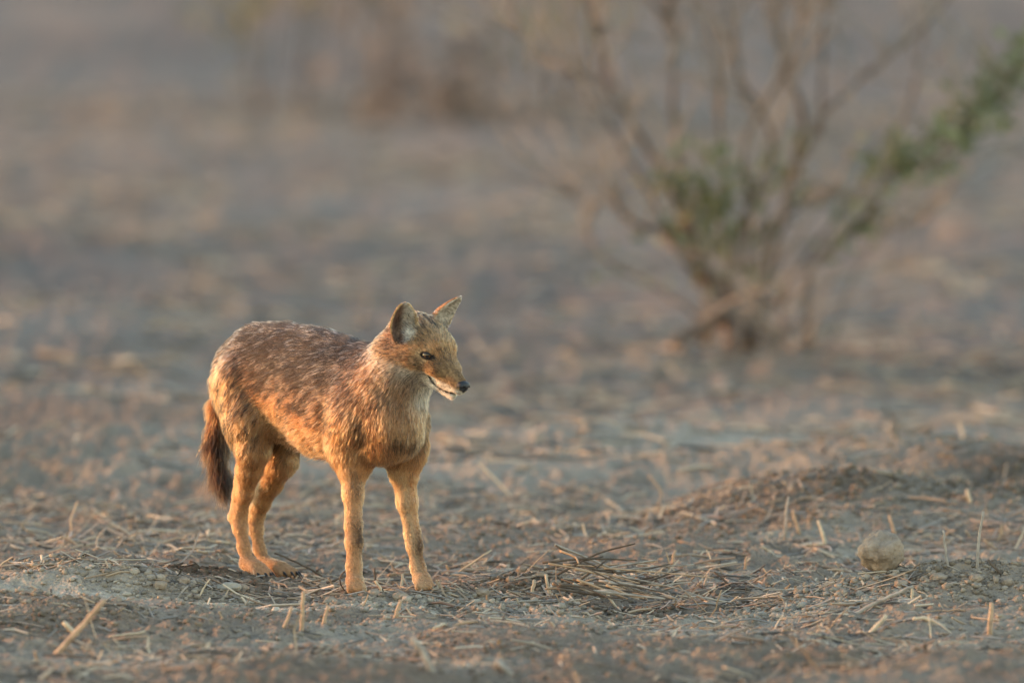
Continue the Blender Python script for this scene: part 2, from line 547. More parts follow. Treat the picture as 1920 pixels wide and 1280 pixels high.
def ear(name, base, tip, face, w, e1=2.3, e2=.62):
    a = tip - base; L = np.linalg.norm(a); ax = a / L
    n = unit(face - ax * (face @ ax)); b = np.cross(ax, n)
    pts = []; uv = []
    for v in np.linspace(0, 1, 34):
        W = w * (.80 + .20 * math.sin(math.pi * min(v / .75, 1))) * max(0.0, 1 - v ** e1) ** e2
        for u in np.linspace(-1, 1, 25):
            pts.append(base + ax * (L * v) + b * (W * u * (1 - .18 * u * u * (1 - v))) + n * ((u * u - .55) * W * .75 * (1 - .45 * v) - .010 * math.sin(math.pi * v) * .6))
    EARS[name] = (base, tip, n, b, ax, L, w)
    cloud(np.array(pts), .0024, name, .0028, .006, ax, .16)


ear('ear_r', H(.003, .040, .008), H(-.002, .056, .070), np.array([.24, -.95, .05]), .0265, 3.4, .55)
ear('ear_l', H(-.012, -.030, .012), H(.006, -.055, .080), np.array([.84, -.53, .05]), .0275)

# ---- sample the field
VOX = .0026
lo = np.min([pbox(p)[0] for p in PR], 0) - .02
hi = np.max([pbox(p)[1] for p in PR], 0) + .02
dims = np.ceil((hi - lo) / VOX).astype(int) + 1
Dg = np.full(dims, .5, np.float32)
axs = [lo[i] + np.arange(dims[i]) * VOX for i in range(3)]


def region_pts(b0, b1, mar):
    i0 = np.maximum(np.floor((b0 - mar - lo) / VOX).astype(int), 0); i1 = np.minimum(np.ceil((b1 + mar - lo) / VOX).astype(int) + 1, dims)
    g = np.stack(np.meshgrid(axs[0][i0[0]:i1[0]], axs[1][i0[1]:i1[1]], axs[2][i0[2]:i1[2]], indexing='ij'), -1).reshape(-1, 3)
    return (slice(i0[0], i1[0]), slice(i0[1], i1[1]), slice(i0[2], i1[2])), g, tuple(i1 - i0)


for p in PR:
    sl, g, shp = region_pts(*pbox(p), .012 if p.kind == 'p' else max(.014, p.k))
    d = pdist(p, g).reshape(shp).astype(np.float32)
    cur = Dg[sl]
    h = np.maximum(p.k - np.abs(cur - d), 0) / p.k
    Dg[sl] = np.minimum(cur, d) - h * h * p.k * .25
# hollow of the ears
for (base, tip, en, eb, ax, L_, ew) in EARS.values():
    q = Prim(); q.kind = 'e'; q.a = base + ax * (.44 * L_) + en * .009; q.b = np.array([.46 * L_, ew * .66, .0135]); q.M = np.stack([ax, eb, en], 1); q.ra = q.rb = .46 * L_
    sl, g, shp = region_pts(*pbox(q), .01)
    d = -pdist(q, g).reshape(shp).astype(np.float32); cur = Dg[sl]; h = np.maximum(.004 - np.abs(cur - d), 0) / .004
    Dg[sl] = np.maximum(cur, d) + h * h * .001
# the line of the mouth
MOUTH = np.array([(.056, -.0375), (.066, -.0425), (.082, -.0452), (.098, -.0450), (.112, -.0412), (.123, -.0385)])


def mouth_d(p):
    """distance to the mouth line seen from the side"""
    l = (p - HC) @ MH; fu = l[:, [0, 2]]; d = np.full(len(p), 1.0)
    for a, b in zip(MOUTH[:-1], MOUTH[1:]):
        ba = b - a; t = np.clip(((fu - a) @ ba) / (ba @ ba), 0, 1); d = np.minimum(d, np.linalg.norm(fu - a - t[:, None] * ba, axis=1))
    return d + .02 * (np.abs(l[:, 1]) > .04)


m0 = np.min([H(.05, .035, -.055), H(.13, -.035, -.03), H(.05, -.035, -.03), H(.13, .035, -.055)], 0); m1 = np.max([H(.05, .035, -.055), H(.13, -.035, -.03), H(.05, -.035, -.03), H(.13, .035, -.055)], 0)
sl, g, shp = region_pts(m0, m1, .005)
md = mouth_d(g).reshape(shp); cur = Dg[sl]
Dg[sl] = np.maximum(cur, np.minimum(.0015 - md, cur + .0026)).astype(np.float32)
# eye sockets
EYES = []
EYEF = []
for s in (1, -1):
    l2 = unit(HF * .62 + HR * s * .78 + HU * .06)
    a1 = unit(HF - l2 * (HF @ l2) + HU * .12); a1 = unit(a1 - l2 * (a1 @ l2)); a2 = np.cross(a1, l2); a2 = a2 if a2[2] > 0 else -a2
    c = H(.052, s * .0262, .0005)
    tl = np.linspace(-.02, .02, 161); dd = []
    for t in tl:
        i3 = np.round((c + l2 * t - lo) / VOX).astype(int); dd.append(Dg[tuple(i3)])
    surf = tl[np.argmin(np.abs(np.array(dd)))]
    c = c + l2 * (surf - .0070)
    EYES.append(c); EYEF.append((l2, a1, a2))
for c, (l2, a1, a2) in zip(EYES, EYEF):
    q = Prim(); q.kind = 'e'; q.a = c + l2 * .004; q.b = np.array([.010, .0094, .0040]); q.M = np.stack([l2, a1, a2], 1); q.ra = q.rb = .0100
    sl, g, shp = region_pts(*pbox(q), .01)
    Dg[sl] = np.maximum(Dg[sl], -pdist(q, g).reshape(shp).astype(np.float32))


def surface_nets(D, org, vox):
    s = D < 0
    n = np.array(D.shape) - 1
    cnt = np.zeros(n, np.uint8)
    for a in (0, 1):
        for b in (0, 1):
            for c in (0, 1):
                cnt += s[a:a + n[0], b:b + n[1], c:c + n[2]]
    act = np.argwhere((cnt > 0) & (cnt < 8))
    vid = np.full(n, -1, np.int32); vid[act[:, 0], act[:, 1], act[:, 2]] = np.arange(len(act))
    corner = [(a, b, c) for a in (0, 1) for b in (0, 1) for c in (0, 1)]
    val = {c: D[act[:, 0] + c[0], act[:, 1] + c[1], act[:, 2] + c[2]].astype(float) for c in corner}
    pos = np.zeros((len(act), 3)); num = np.zeros(len(act))
    for c0 in corner:
        for ax in range(3):
            if c0[ax]: continue
            c1 = list(c0); c1[ax] = 1; c1 = tuple(c1)
            v0, v1 = val[c0], val[c1]
            m = (v0 < 0) != (v1 < 0)
            t = np.where(m, v0 / np.where(m, v0 - v1, 1), 0)
            pt = np.array(c0, float) + t[:, None] * (np.array(c1) - np.array(c0))
            pos += pt * m[:, None]; num += m
    verts = org + (act + pos / num[:, None]) * vox
    faces = []
    for ax in range(3):
        o1, o2 = (ax + 1) % 3, (ax + 2) % 3
        sl0 = [slice(None)] * 3; sl1 = [slice(None)] * 3
        sl0[ax] = slice(0, -1); sl1[ax] = slice(1, None)
        e = s[tuple(sl0)] != s[tuple(sl1)]
        ij = np.argwhere(e)
        ok = (ij[:, o1] > 0) & (ij[:, o2] > 0) & (ij[:, o1] < n[o1]) & (ij[:, o2] < n[o2])
        ij = ij[ok]
        inside = s[ij[:, 0], ij[:, 1], ij[:, 2]]
        def cell(d1, d2):
            q = ij.copy(); q[:, o1] -= d1; q[:, o2] -= d2
            return vid[q[:, 0], q[:, 1], q[:, 2]]
        f = np.stack([cell(1, 1), cell(0, 1), cell(0, 0), cell(1, 0)], 1)
        f[~inside] = f[~inside][:, ::-1]
        faces.append(f)
    F = np.concatenate(faces)
    return verts, F[(F >= 0).all(1)]


BV, BQ = surface_nets(Dg, lo, VOX)
# a light relaxation
for _ in range(2):
    acc = np.zeros_like(BV); num = np.zeros(len(BV))
    for i in range(4):
        for j in (1, 3):
            np.add.at(acc, BQ[:, i], BV[BQ[:, (i + j) % 4]]); np.add.at(num, BQ[:, i], 1)
    BV = BV * .5 + acc / num[:, None] * .5
tri = np.concatenate([BQ[:, [0, 1, 2]], BQ[:, [0, 2, 3]]])
fn = np.cross(BV[tri[:, 1]] - BV[tri[:, 0]], BV[tri[:, 2]] - BV[tri[:, 0]])
BN = np.zeros_like(BV)
for i in range(3): np.add.at(BN, tri[:, i], fn)
BN = unit(BN)

# ---- per-vertex fields: flow of the coat, length, region weights
REGS = ['trunk', 'chest', 'belly', 'neck', 'rf', 'lf', 'rh', 'lh', 'tail', 'head', 'muzzle', 'jaw', 'ear_r', 'ear_l']
wsum = np.zeros(len(BV)); flow = np.zeros((len(BV), 3)); ln = np.zeros(len(BV)); lift = np.zeros(len(BV)); W = {r: np.zeros(len(BV)) for r in REGS}
for p in PR:
    b0, b1 = pbox(p)
    near = np.where(((BV > b0 - .06) & (BV < b1 + .06)).all(1))[0]
    if not len(near): continue
    w = np.exp(-np.maximum(pdist(p, BV[near]), -.004) / (.0035 if p.reg[:3] == 'ear' or p.reg in ('muzzle', 'jaw') else .007))
    wsum[near] += w; flow[near] += w[:, None] * p.flow; ln[near] += w * p.ln; lift[near] += w * p.lift; W[p.reg][near] += w
flow = unit(flow); ln /= wsum; lift /= wsum
for r in REGS: W[r] /= wsum
# inside the hollow of an ear everything belongs to the ear


def ear_hole(p, r):
    base, tip, en, eb, ax, L_, ew = EARS[r]
    x = ((p - base - ax * (.44 * L_) - en * .009) @ np.stack([ax, eb, en], 1)) / np.array([.46 * L_, ew * .66, .0135])
    return sstep(1.32, 1.12, np.linalg.norm(x, axis=1))


for r in ('ear_r', 'ear_l'):
    hole = ear_hole(BV, r)
    for k in REGS: W[k] = W[k] * (1 - hole)
    W[r] = W[r] + hole
    ln = ln * (1 - hole) + .0026 * hole; flow = flow * (1 - hole)[:, None] + EARS[r][4] * hole[:, None]; lift = lift * (1 - hole) + .2 * hole


def coat(p, n, w, rnd):
    """root, middle and tip colours of the coat at points p"""
    N = len(p)
    tawny = np.array([.37, .145, .055]); pale = np.array([.52, .36, .22]); gold = np.array([.43, .192, .082]); buff = np.array([.44, .262, .130])
    black = np.array([.020, .015, .013]); brown = np.array([.20, .115, .055]); grey = np.array([.30, .25, .20]); white = np.array([.82, .74, .63]); rufous = np.array([.33, .115, .038])
    mixc = lambda a, b, t: a * (1 - t)[:, None] + b * t[:, None]
    full = lambda c: np.tile(c, (N, 1))
    # position along and around the trunk
    best = np.full(N, 1e9); s = np.zeros(N); v = np.zeros(N)
    for i in range(len(SPINE) - 1):
        a, b = SPINE[i], SPINE[i + 1]; ba = b - a
        t = np.clip(((p - a) @ ba) / (ba @ ba), 0, 1); c = a + t[:, None] * ba
        d = np.linalg.norm((p - c)[:, :2], axis=1)
        m = d < best
        best = np.where(m, d, best); s = np.where(m, (i + t) / (len(SPINE) - 1), s)
        v = np.where(m, (p[:, 2] - c[:, 2]) / (SPH[i] + t * (SPH[i + 1] - SPH[i])), v)
    q = p @ MB_
    fa = unit(BACK + dn * .45); ga = np.cross(fa, BR)
    qs = np.stack([p @ fa, p @ ga, p @ BR], 1)
    stretch = qs * np.array([.40, 1, .8])
    n1 = noise3(stretch, 26, 31); n2 = noise3(stretch, 60, 32); n3 = noise3(q, 11, 33)
    patch = n1 * .5 + n2 * .3 + n3 * .2
    # trunk
    sad = sstep(-.95, .50, v + (patch - .5) * .9)
    mid = mixc(full(gold), np.tile(np.array([.245, .212, .180]), (N, 1)), sad * .92)
    mid = mixc(mid, full(pale), sstep(-.45, -.95, v) * .6)
    n4 = noise3(qs * np.array([.30, 1, .8]), 150, 34)
    dark_p = np.clip(sad * .62 + sstep(.40, .60, patch * .45 + n4 * .55) * (.26 + .62 * sstep(-.85, -.1, v)), 0, .94)
    # shade of the flank-thigh groove painted in as dark hair, bands on the shoulder
    g = np.exp(-((s - .30 - .06 * (v - .2)) / .045) ** 2) * sstep(-.9, -.2, v) * sstep(1.0, .4, v); dark_p = np.clip(dark_p + g * .35, 0, .95)
    for sb in (.93, 1.02): dark_p = np.clip(dark_p + .28 * np.exp(-((s - sb + .05 * v) / .02) ** 2) * sstep(-.3, .5, v), 0, .95)
    root = mixc(full(brown) * .8, np.tile(np.array([.11, .092, .078]), (N, 1)), sad); tipdark = dark_p
    # limbs
    limb = np.clip(w['rf'] + w['lf'] + w['rh'] + w['lh'], 0, 1)
    z = p[:, 2]
    lower = sstep(.23, .13, z)
    lc = mixc(mixc(full(gold), full(tawny), .45 * sstep(.35, .7, n3)), full(pale), .22 + .1 * sstep(.05, .02, z))
    lc = mixc(lc, full(buff) * .72, w['lh'] * .5)  # shade on the left hind leg painted in as a duller coat
    front = np.clip(w['rf'] + w['lf'], 0, 1); hind = np.clip(w['rh'] + w['lh'], 0, 1)
    lc = mixc(lc, full(buff) * .85, hind * sstep(.14, .26, z) * .55)
    ld = hind * sstep(.15, .28, z) * sstep(.38, .60, patch * .5 + n4 * .5) * .62 + front * sstep(.19, .26, z) * sstep(.40, .6, patch) * .5
    lf_ = noise3(p * np.array([1, 1, .22]), 240, 38); ld = np.clip(ld + .08 * sstep(.56, .74, lf_) * sstep(.015, .05, z), 0, .9)
    # pale insides
    for r, axp in (('rf', RIGHT_FRONT), ('lf', LEFT_FRONT)):
        inner = n @ (-BR if r == 'rf' else BR)
        lc = mixc(lc, full(pale), w[r] * sstep(-.2, .7, inner) * .7)
    # dark bars on the wrists
    for c, rx, rz in ((P(676, 1003, -.10), .010, .027), (P(788, 1026, -.045), .008, .026), (P(668, 905, -.09), .010, .02)):
        e = ((p[:, 0] - c[0]) / rx) ** 2 + ((p[:, 2] - c[2]) / rz) ** 2 + np.clip((p[:, 1] - c[1]) / .02, 0, 9) ** 2
        ld = np.clip(ld + front * np.exp(-e) * (.95 if rz > .022 else .45), 0, .95)
    mid = mixc(mid, lc, limb); tipdark = tipdark * (1 - limb) + ld * limb
    root = mixc(root, full(gold) * .7, limb * lower)
    # neck and chest
    nc = np.clip(w['neck'] + w['chest'], 0, 1)
    throat = sstep(-.15, .65, n @ unit(BF * .9 + dn * .55 - BR * .25))
    cc = mixc(full(gold), full(pale), sstep(-.3, .5, n @ unit(BF * .9 - BR * .2)) * .45)
    hz = sstep(P(0, 778, -.1)[2], P(0, 740, -.1)[2], z)
    cc = mixc(cc, full(white), throat * hz * .9 * sstep(.028, -.008, (p - NKP[2]) @ BR))
    nd = sstep(.42, .62, patch * .5 + n4 * .5) * (.05 + .40 * sstep(.75, .15, throat)) + .55 * np.exp(-((z - P(0, 826, -.1)[2]) / .010) ** 2) * throat + .30 * np.exp(-((z - P(0, 800, -.1)[2]) / .006) ** 2) * throat * n1
    up = sstep(.2, .9, n[:, 2]); nd = np.clip(nd + up * .45, 0, .9)
    mid = mixc(mid, cc, nc); tipdark = tipdark * (1 - nc) + nd * nc; root = mixc(root, cc * .7, nc)
    # belly
    mid = mixc(mid, mixc(full(gold), full(pale), .45 * np.ones(N)), w['belly']); tipdark = tipdark * (1 - w['belly']) + w['belly'] * .12 * sstep(.4, .6, patch)
    # tail
    tz = sstep(P(0, 700, .3)[2], P(0, 880, .3)[2], z)
    tc_ = mixc(full(rufous) * 1.1, full(brown) * .5, tz); mid = mixc(mid, tc_, w['tail']); tipdark = tipdark * (1 - w['tail']) + w['tail'] * np.clip(.30 + .7 * tz, 0, .97)
    root = mixc(root, full(rufous) * .8, w['tail'])
    # head
    hw = np.clip(w['head'] + w['muzzle'] + w['jaw'], 0, 1)
    l = (p - HC) @ MH; f, sd, u = l[:, 0], np.abs(l[:, 1]), l[:, 2]
    hn = noise3(l, 260, 41) * .6 + noise3(l, 90, 42) * .4
    hc = mixc(full(buff), full(brown) * 1.5, sstep(.36, .7, hn) * .45)
    hc = mixc(hc, full(gold), sstep(.03, -.02, f) * sstep(-.02, .02, u) * .7)                 # nape and behind the ears
    hc = mixc(hc, full(brown) * 1.15, sstep(.05, .085, f) * sstep(-.03, -.02, u) * .8)                # bridge of the muzzle
    hc = mixc(hc, full(rufous), .35 * np.exp(-((f - .062) / .015) ** 2 - ((sd - .018) / .01) ** 2))
    hc = mixc(hc, full(grey) * 1.0, .6 * np.exp(-((f - .012) / .03) ** 2 - ((u + .012) / .02) ** 2) * .6)
    mz = sstep(-.025, -.033, u) * sstep(.035, .065, f); hc = mixc(hc, full(white), mz * .85)                   # lips
    ck = sstep(-.024, -.038, u) * sstep(.07, .03, f); hc = mixc(hc, full(white) * .92, ck * .9)                       # cheek underside
    hdk = sstep(.4, .65, hn) * .40 + .5 * np.exp(-(l[:, 1] / .0035) ** 2) * sstep(.045, .02, f) * sstep(.0, .02, u)
    for c in EYES:
        lcl = l - (c - HC) @ MH
        k_ = EYES.index(c) if False else (0 if c is EYES[0] else 1); l2, a1, a2 = EYEF[k_]; pc = p - c; ea = pc @ a1; eb_ = pc @ a2; fr = sstep(.0, .004, pc @ l2)
        hdk = np.clip(hdk + fr * sstep(1.30, .98, np.sqrt((ea / .0108) ** 2 + (eb_ / .0050) ** 2)) + fr * .9 * sstep(1.2, .7, np.sqrt(((ea - .0115) / .0065) ** 2 + ((eb_ + .001) / .0040) ** 2)), 0, 1)
        hdk = np.clip(hdk + .8 * np.exp(-((lcl[:, 0] - .011) / .004) ** 2 - ((lcl[:, 2] + .004) / .0035) ** 2 - (lcl[:, 1] / .012) ** 2), 0, 1)
        hdk = np.clip(hdk + .45 * np.exp(-((lcl[:, 0] + .006) / .016) ** 2 - ((lcl[:, 2] + .018) / .006) ** 2 - (lcl[:, 1] / .02) ** 2), 0, 1)
        hc = mixc(hc, full(pale), .45 * np.exp(-((lcl[:, 0] - .002) / .010) ** 2 - ((lcl[:, 2] - .0135) / .004) ** 2 - (lcl[:, 1] / .014) ** 2))
    hdk *= 1 - .9 * np.clip(mz + ck, 0, 1)
    hdk = np.clip(hdk + .92 * sstep(.0028, .0014, mouth_d(p)), 0, 1)
    mid = mixc(mid, hc, hw); tipdark = tipdark * (1 - hw) + hdk * hw; root = mixc(root, hc * .8, hw)
    root = mixc(root, full(black), hw * sstep(.75, .98, hdk)); mid = mixc(mid, full(black), hw * sstep(.75, .98, hdk))
    # ears
    for r in ('ear_r', 'ear_l'):
        base, tip, en, eb, ax, L, ew = EARS[r]
        ins = np.maximum(sstep(-.05, .3, n @ en), ear_hole(p, r))
        lv = ((p - base) @ ax) / L; lu = ((p - base) @ eb) / ew
        ic = mixc(full(np.array([.20, .11, .075])), full(white), np.clip((sstep(-.25, .35, lu) if r == 'ear_r' else np.full(N, .8)) * (.65 + .6 * noise3(p, 300, 51)), 0, 1))
        ic = mixc(ic, full(np.array([.035, .014, .010])), np.exp(-((lv - .30) / .34) ** 2 - ((lu + (.35 if r == 'ear_r' else 9)) / .30) ** 2) * .85)  # deep shade inside the right ear painted into its colour
        rim = sstep(.78, .95, np.abs(lu) / np.maximum(1 - np.clip(lv, 0, 1) ** 2.3, .05) ** .62)
        ic = mixc(ic, full(np.array([.58, .36, .17])), rim * .95)  # paler rim hair stands for the sunlit edge of the ear
        oc = mixc(full(gold) * 1.1, full(brown), .15 * sstep(.4, .7, hn))
        ec = mixc(oc, ic, ins)
        mid = mixc(mid, ec, w[r]); tipdark = tipdark * (1 - w[r]) + .08 * w[r]; root = mixc(root, ec * .8, w[r])
    cl = noise3(qs * np.array([.35, 1, 1]), 330, 35) * (1 - limb) + noise3(p * np.array([1, 1, .30]), 330, 36) * limb
    cl = cl * (1 - hw) + noise3(l * np.array([.45, 1, 1]), 420, 37) * hw
    mid = mid * (1 + (cl - .5) * (.76 - .50 * limb))[:, None]  # streaks in the tone stand for shading between hair clumps
    is_dark = (rnd < tipdark)
    jitter = (1 + (.84 - .35 * limb) * (-.5 + hash01((p[:, 0] * 1e5).astype(np.int64), (p[:, 1] * 1e5).astype(np.int64), (p[:, 2] * 1e5).astype(np.int64), 3)))[:, None]
    mid = mid * jitter
    tip = np.where(is_dark[:, None], black, mid * 1.08)
    mid2 = np.where(is_dark[:, None], mid * .30 + black * .70, mid)
    silver = ((rnd > 1 - .30 * sad * (1 - limb) * (1 - nc) * (1 - hw) * (1 - w['tail']) * sstep(.0, .7, v)) & ~is_dark)[:, None]
    tip = np.where(silver, np.array([.40, .36, .32]), tip); mid2 = np.where(silver, mid2 * .6, mid2)
    avg = mid * (1 - tipdark[:, None] * .8) + black * tipdark[:, None] * .8
    return root, mid2, tip, avg


wv = {r: W[r] for r in REGS}
_, _, _, vavg = coat(BV, BN, wv, np.ones(len(BV)))

jackal = bpy.data.objects.new('jackal', None); COL.objects.link(jackal)
jackal.location = (float(SPINE[3][0]), float(SPINE[3][1]), 0)
tag(jackal, 'tawny jackal with grizzled grey back standing alert on the dry soil', 'jackal')
ORG = np.array(jackal.location)
body_me = mesh_np('body', BV - ORG, BQ)
color_attr(body_me, 'Col', vavg * .75)
body = obj('body', body_me, attr_mat('hide', rough=.9, spec=.1), jackal)

# ---- the coat: strands grown from the body, combed along the flow
area = np.linalg.norm(fn, axis=1) * .5


def grow(count_per_m2, seed, len_mul=1.0):
    r = np.random.default_rng(seed)
    tw = np.ones(len(tri))
    hw_ = (W['head'] + W['muzzle'] + W['jaw'] + W['ear_r'] + W['ear_l'])[tri[:, 0]]
    tw *= 1 + 1.6 * np.clip(hw_, 0, 1) + .7 * np.clip((W['rf'] + W['lf'] + W['rh'] + W['lh'])[tri[:, 0]], 0, 1)
    pr = area * tw
    n = int(pr.sum() * count_per_m2)
    t = r.choice(len(tri), n, p=pr / pr.sum())
    b = r.random((n, 2)); sw = b.sum(1) > 1; b[sw] = 1 - b[sw]
    bc = np.stack([1 - b.sum(1), b[:, 0], b[:, 1]], 1)
    ip = lambda a: (a[tri[t]] * (bc[:, :, None] if a.ndim == 2 else bc)).sum(1)
    p = ip(BV); nn = unit(ip(BN)); fl = ip(flow); L = ip(ln); lf = ip(lift)
    w = {k: ip(W[k]) for k in REGS}
    # no hair on eyes, on the nose tip or in the groove of the mouth
    keep = np.ones(n, bool)
    for c in EYES: keep &= np.linalg.norm(p - c, axis=1) > .0088
    keep &= np.linalg.norm(p - H(.127, 0, -.0225), axis=1) > .0125
    keep &= mouth_d(p) > .0017
    p, nn, fl, L, lf = p[keep], nn[keep], fl[keep], L[keep], lf[keep]; w = {k: a[keep] for k, a in w.items()}
    n = len(p)
    # lengths near eyes and mouth stay short
    for c in EYES: L = L * (.32 + .68 * sstep(.0105, .020, np.linalg.norm(p - c, axis=1)))
    # inside the ears: longer tufts from the front edge
    for rr in ('ear_r', 'ear_l'):
        base, tip, en, eb, ax, EL, ew = EARS[rr]
        ins = np.maximum(sstep(.1, .5, nn @ en), ear_hole(p, rr)) * w[rr]
        lv = ((p - base) @ ax) / EL; lu = ((p - base) @ eb) / ew
        tuft = ins * sstep(.75, .3, lv)
        L = L * (1 - .6 * ins * sstep(.3, -.3, lu) * (rr == 'ear_r')) + tuft * .017 * r.random(n) * (sstep(-.3, .4, lu) if rr == 'ear_r' else .25)
        inward = -np.sign(lu)[:, None] * eb
        fl = fl * (1 - tuft)[:, None] + (inward * .8 + ax * .7) * tuft[:, None]
    # comb: project the flow to the surface, wobble it in clumps
    q = p * np.array([1, 1, 1])
    wob = np.stack([noise3(q, 45, 61), noise3(q, 45, 62), noise3(q, 45, 63)], 1) - .5
    wob2 = np.stack([noise3(q, 150, 64), noise3(q, 150, 65), noise3(q, 150, 66)], 1) - .5
    amp = .05 + .30 * sstep(.006, .02, L)
    fl = fl + wob * amp[:, None] + wob2 * (.07 + .20 * sstep(.006, .018, L))[:, None] + r.normal(0, 1, (n, 3)) * (.10 + .16 * w['tail'])[:, None]
    tg = unit(fl - nn * (fl * nn).sum(1)[:, None])
    L = L * len_mul * (.62 + .55 * r.random(n)) * (1 + .3 * (noise3(q, 70, 67) - .5) * sstep(.008, .016, L))
    lf = lf * (.7 + .6 * r.random(n)) * (1 + (noise3(q, 300, 68) - .5) * .9 * sstep(.008, .016, L))
    K = 5
    t_ = np.linspace(0, 1, K)
    grav = np.array([0, 0, -1.0])
    pts = np.zeros((n, K, 3)); cur = p - nn * .0008; pts[:, 0] = cur
    for i in range(1, K):
        ang = lf * (1.65 - 1.35 * t_[i])
        d = unit(tg * np.cos(ang)[:, None] + nn * np.sin(ang)[:, None] + grav * (.18 * t_[i] * sstep(.012, .035, L))[:, None] + r.normal(0, .05, (n, 3)))
        cur = cur + d * (L / (K - 1))[:, None]; pts[:, i] = cur
    cr, cm, ct, _ = coat(p, nn, w, r.random(n))
    tt = t_[None, :, None]
    col = np.where(tt < .45, cr[:, None] + (cm - cr)[:, None] * (tt / .45), cm[:, None] + (ct - cm)[:, None] * np.clip((tt - .40) / .30, 0, 1))
    short = np.clip(1 - (L - .004) / .012, 0, 1)
    rad0 = .00027 - .00005 * short
    rad = rad0[:, None] * np.array([1.0, 1.0, .95, .72, .15])[None, :] * (.7 + .6 * r.random(n))[:, None]
    part = np.argmax(np.stack([w['trunk'] + w['belly'], w['neck'] + w['chest'], w['rf'], w['lf'], w['rh'], w['lh'], w['tail'], w['head'] + w['muzzle'] + w['jaw'], w['ear_r'], w['ear_l']], 1), 1)
    return pts, col, rad, part


def strands(name, pts, col, rad, mat, parent):
    n, K = rad.shape
    hc = bpy.data.hair_curves.new(name)
    hc.add_curves([K] * n)
    hc.attributes['position'].data.foreach_set('vector', (pts - ORG).astype(np.float32).ravel())
    ra = hc.attributes.get('radius') or hc.attributes.new('radius', 'FLOAT', 'POINT')
    ra.data.foreach_set('value', rad.astype(np.float32).ravel())
    ca = hc.attributes.new('Col', 'FLOAT_COLOR', 'POINT')
    c4 = np.ones((n * K, 4), np.float32); c4[:, :3] = np.clip(col.reshape(-1, 3), 0, 1) ** 1.27 * np.array([.90, .84, .80])
    ca.data.foreach_set('color', c4.ravel())
    return obj(name, hc, mat, parent)


fur = hair_mat('fur')
f_pts, f_col, f_rad, f_part = grow(480000, 11)
g_pts, g_col, g_rad, g_part = grow(60000, 12, 1.3)
f_pts = np.concatenate([f_pts, g_pts]); f_col = np.concatenate([f_col, g_col]); f_rad = np.concatenate([f_rad, g_rad * 1.5]); f_part = np.concatenate([f_part, g_part])
PARTS = ['back_fur', 'neck_fur', 'foreleg_fur', 'foreleg_fur', 'hindleg_fur', 'hindleg_fur', 'tail_fur', 'face_fur', 'ear_fur', 'ear_fur']
PLAB = ['grizzled grey and black fur of back and flank', 'golden fur of neck with pale throat', None, None, None, None, 'bushy dark brown tail', 'grey brown face with pale lips', 'open ear with pale hairs inside', 'ear with sunlit tawny back']
for i, nm in enumerate(PARTS):
    m = f_part == i
    o = strands(nm, f_pts[m], f_col[m], f_rad[m], fur, jackal)
    if PLAB[i]: o['label'] = PLAB[i]


# ---- eyes, nose, claws, whiskers
def eye_material():
    m, nt, b = new_mat('eye')
    tc = nt.nodes.new('ShaderNodeTexCoord')
    ln_ = nt.nodes.new('ShaderNodeVectorMath'); ln_.operation = 'DISTANCE'; ln_.inputs[1].default_value = (.0084, 0, 0)
    rp = nt.nodes.new('ShaderNodeValToRGB'); e = rp.color_ramp.elements
    rp.color_ramp.interpolation = 'LINEAR'
    e[0].position = 0; e[0].color = (.004, .003, .003, 1); e[1].position = .0026 * 60; e[1].color = (.004, .003, .003, 1)
    for ps, c in ((.0031, (.11, .050, .018)), (.0056, (.07, .03, .011)), (.0063, (.010, .007, .006))):
        k = e.new(ps * 60); k.color = (*c, 1)
    mu = nt.nodes.new('ShaderNodeMath'); mu.operation = 'MULTIPLY'; mu.inputs[1].default_value = 60
    nt.links.new(tc.outputs['Object'], ln_.inputs[0]); nt.links.new(ln_.outputs['Value'], mu.inputs[0])
    nt.links.new(mu.outputs[0], rp.inputs['Fac']); nt.links.new(rp.outputs['Color'], b.inputs['Base Color'])
    b.inputs['Roughness'].default_value = .06; b.inputs['Specular IOR Level'].default_value = .6
    b.inputs['Coat Weight'].default_value = 1.0; b.inputs['Coat Roughness'].default_value = .02
    return m


def ball(r, nu=20, nv=14):
    vs = [(0, 0, r)]
    for j in range(1, nv):
        th = math.pi * j / nv
        for i in range(nu):
            ph = 2 * math.pi * i / nu; vs.append((r * math.sin(th) * math.cos(ph), r * math.sin(th) * math.sin(ph), r * math.cos(th)))
    vs.append((0, 0, -r)); fs = []
    for i in range(nu): fs.append((0, 1 + i, 1 + (i + 1) % nu))
    for j in range(nv - 2):
        for i in range(nu):
            a = 1 + j * nu + i; b = 1 + j * nu + (i + 1) % nu
            fs.append((a, a + nu, b)); fs.append((b, a + nu, b + nu))
    last = len(vs) - 1; k = 1 + (nv - 2) * nu
    for i in range(nu): fs.append((last, k + (i + 1) % nu, k + i))
    return np.array(vs), np.array(fs)


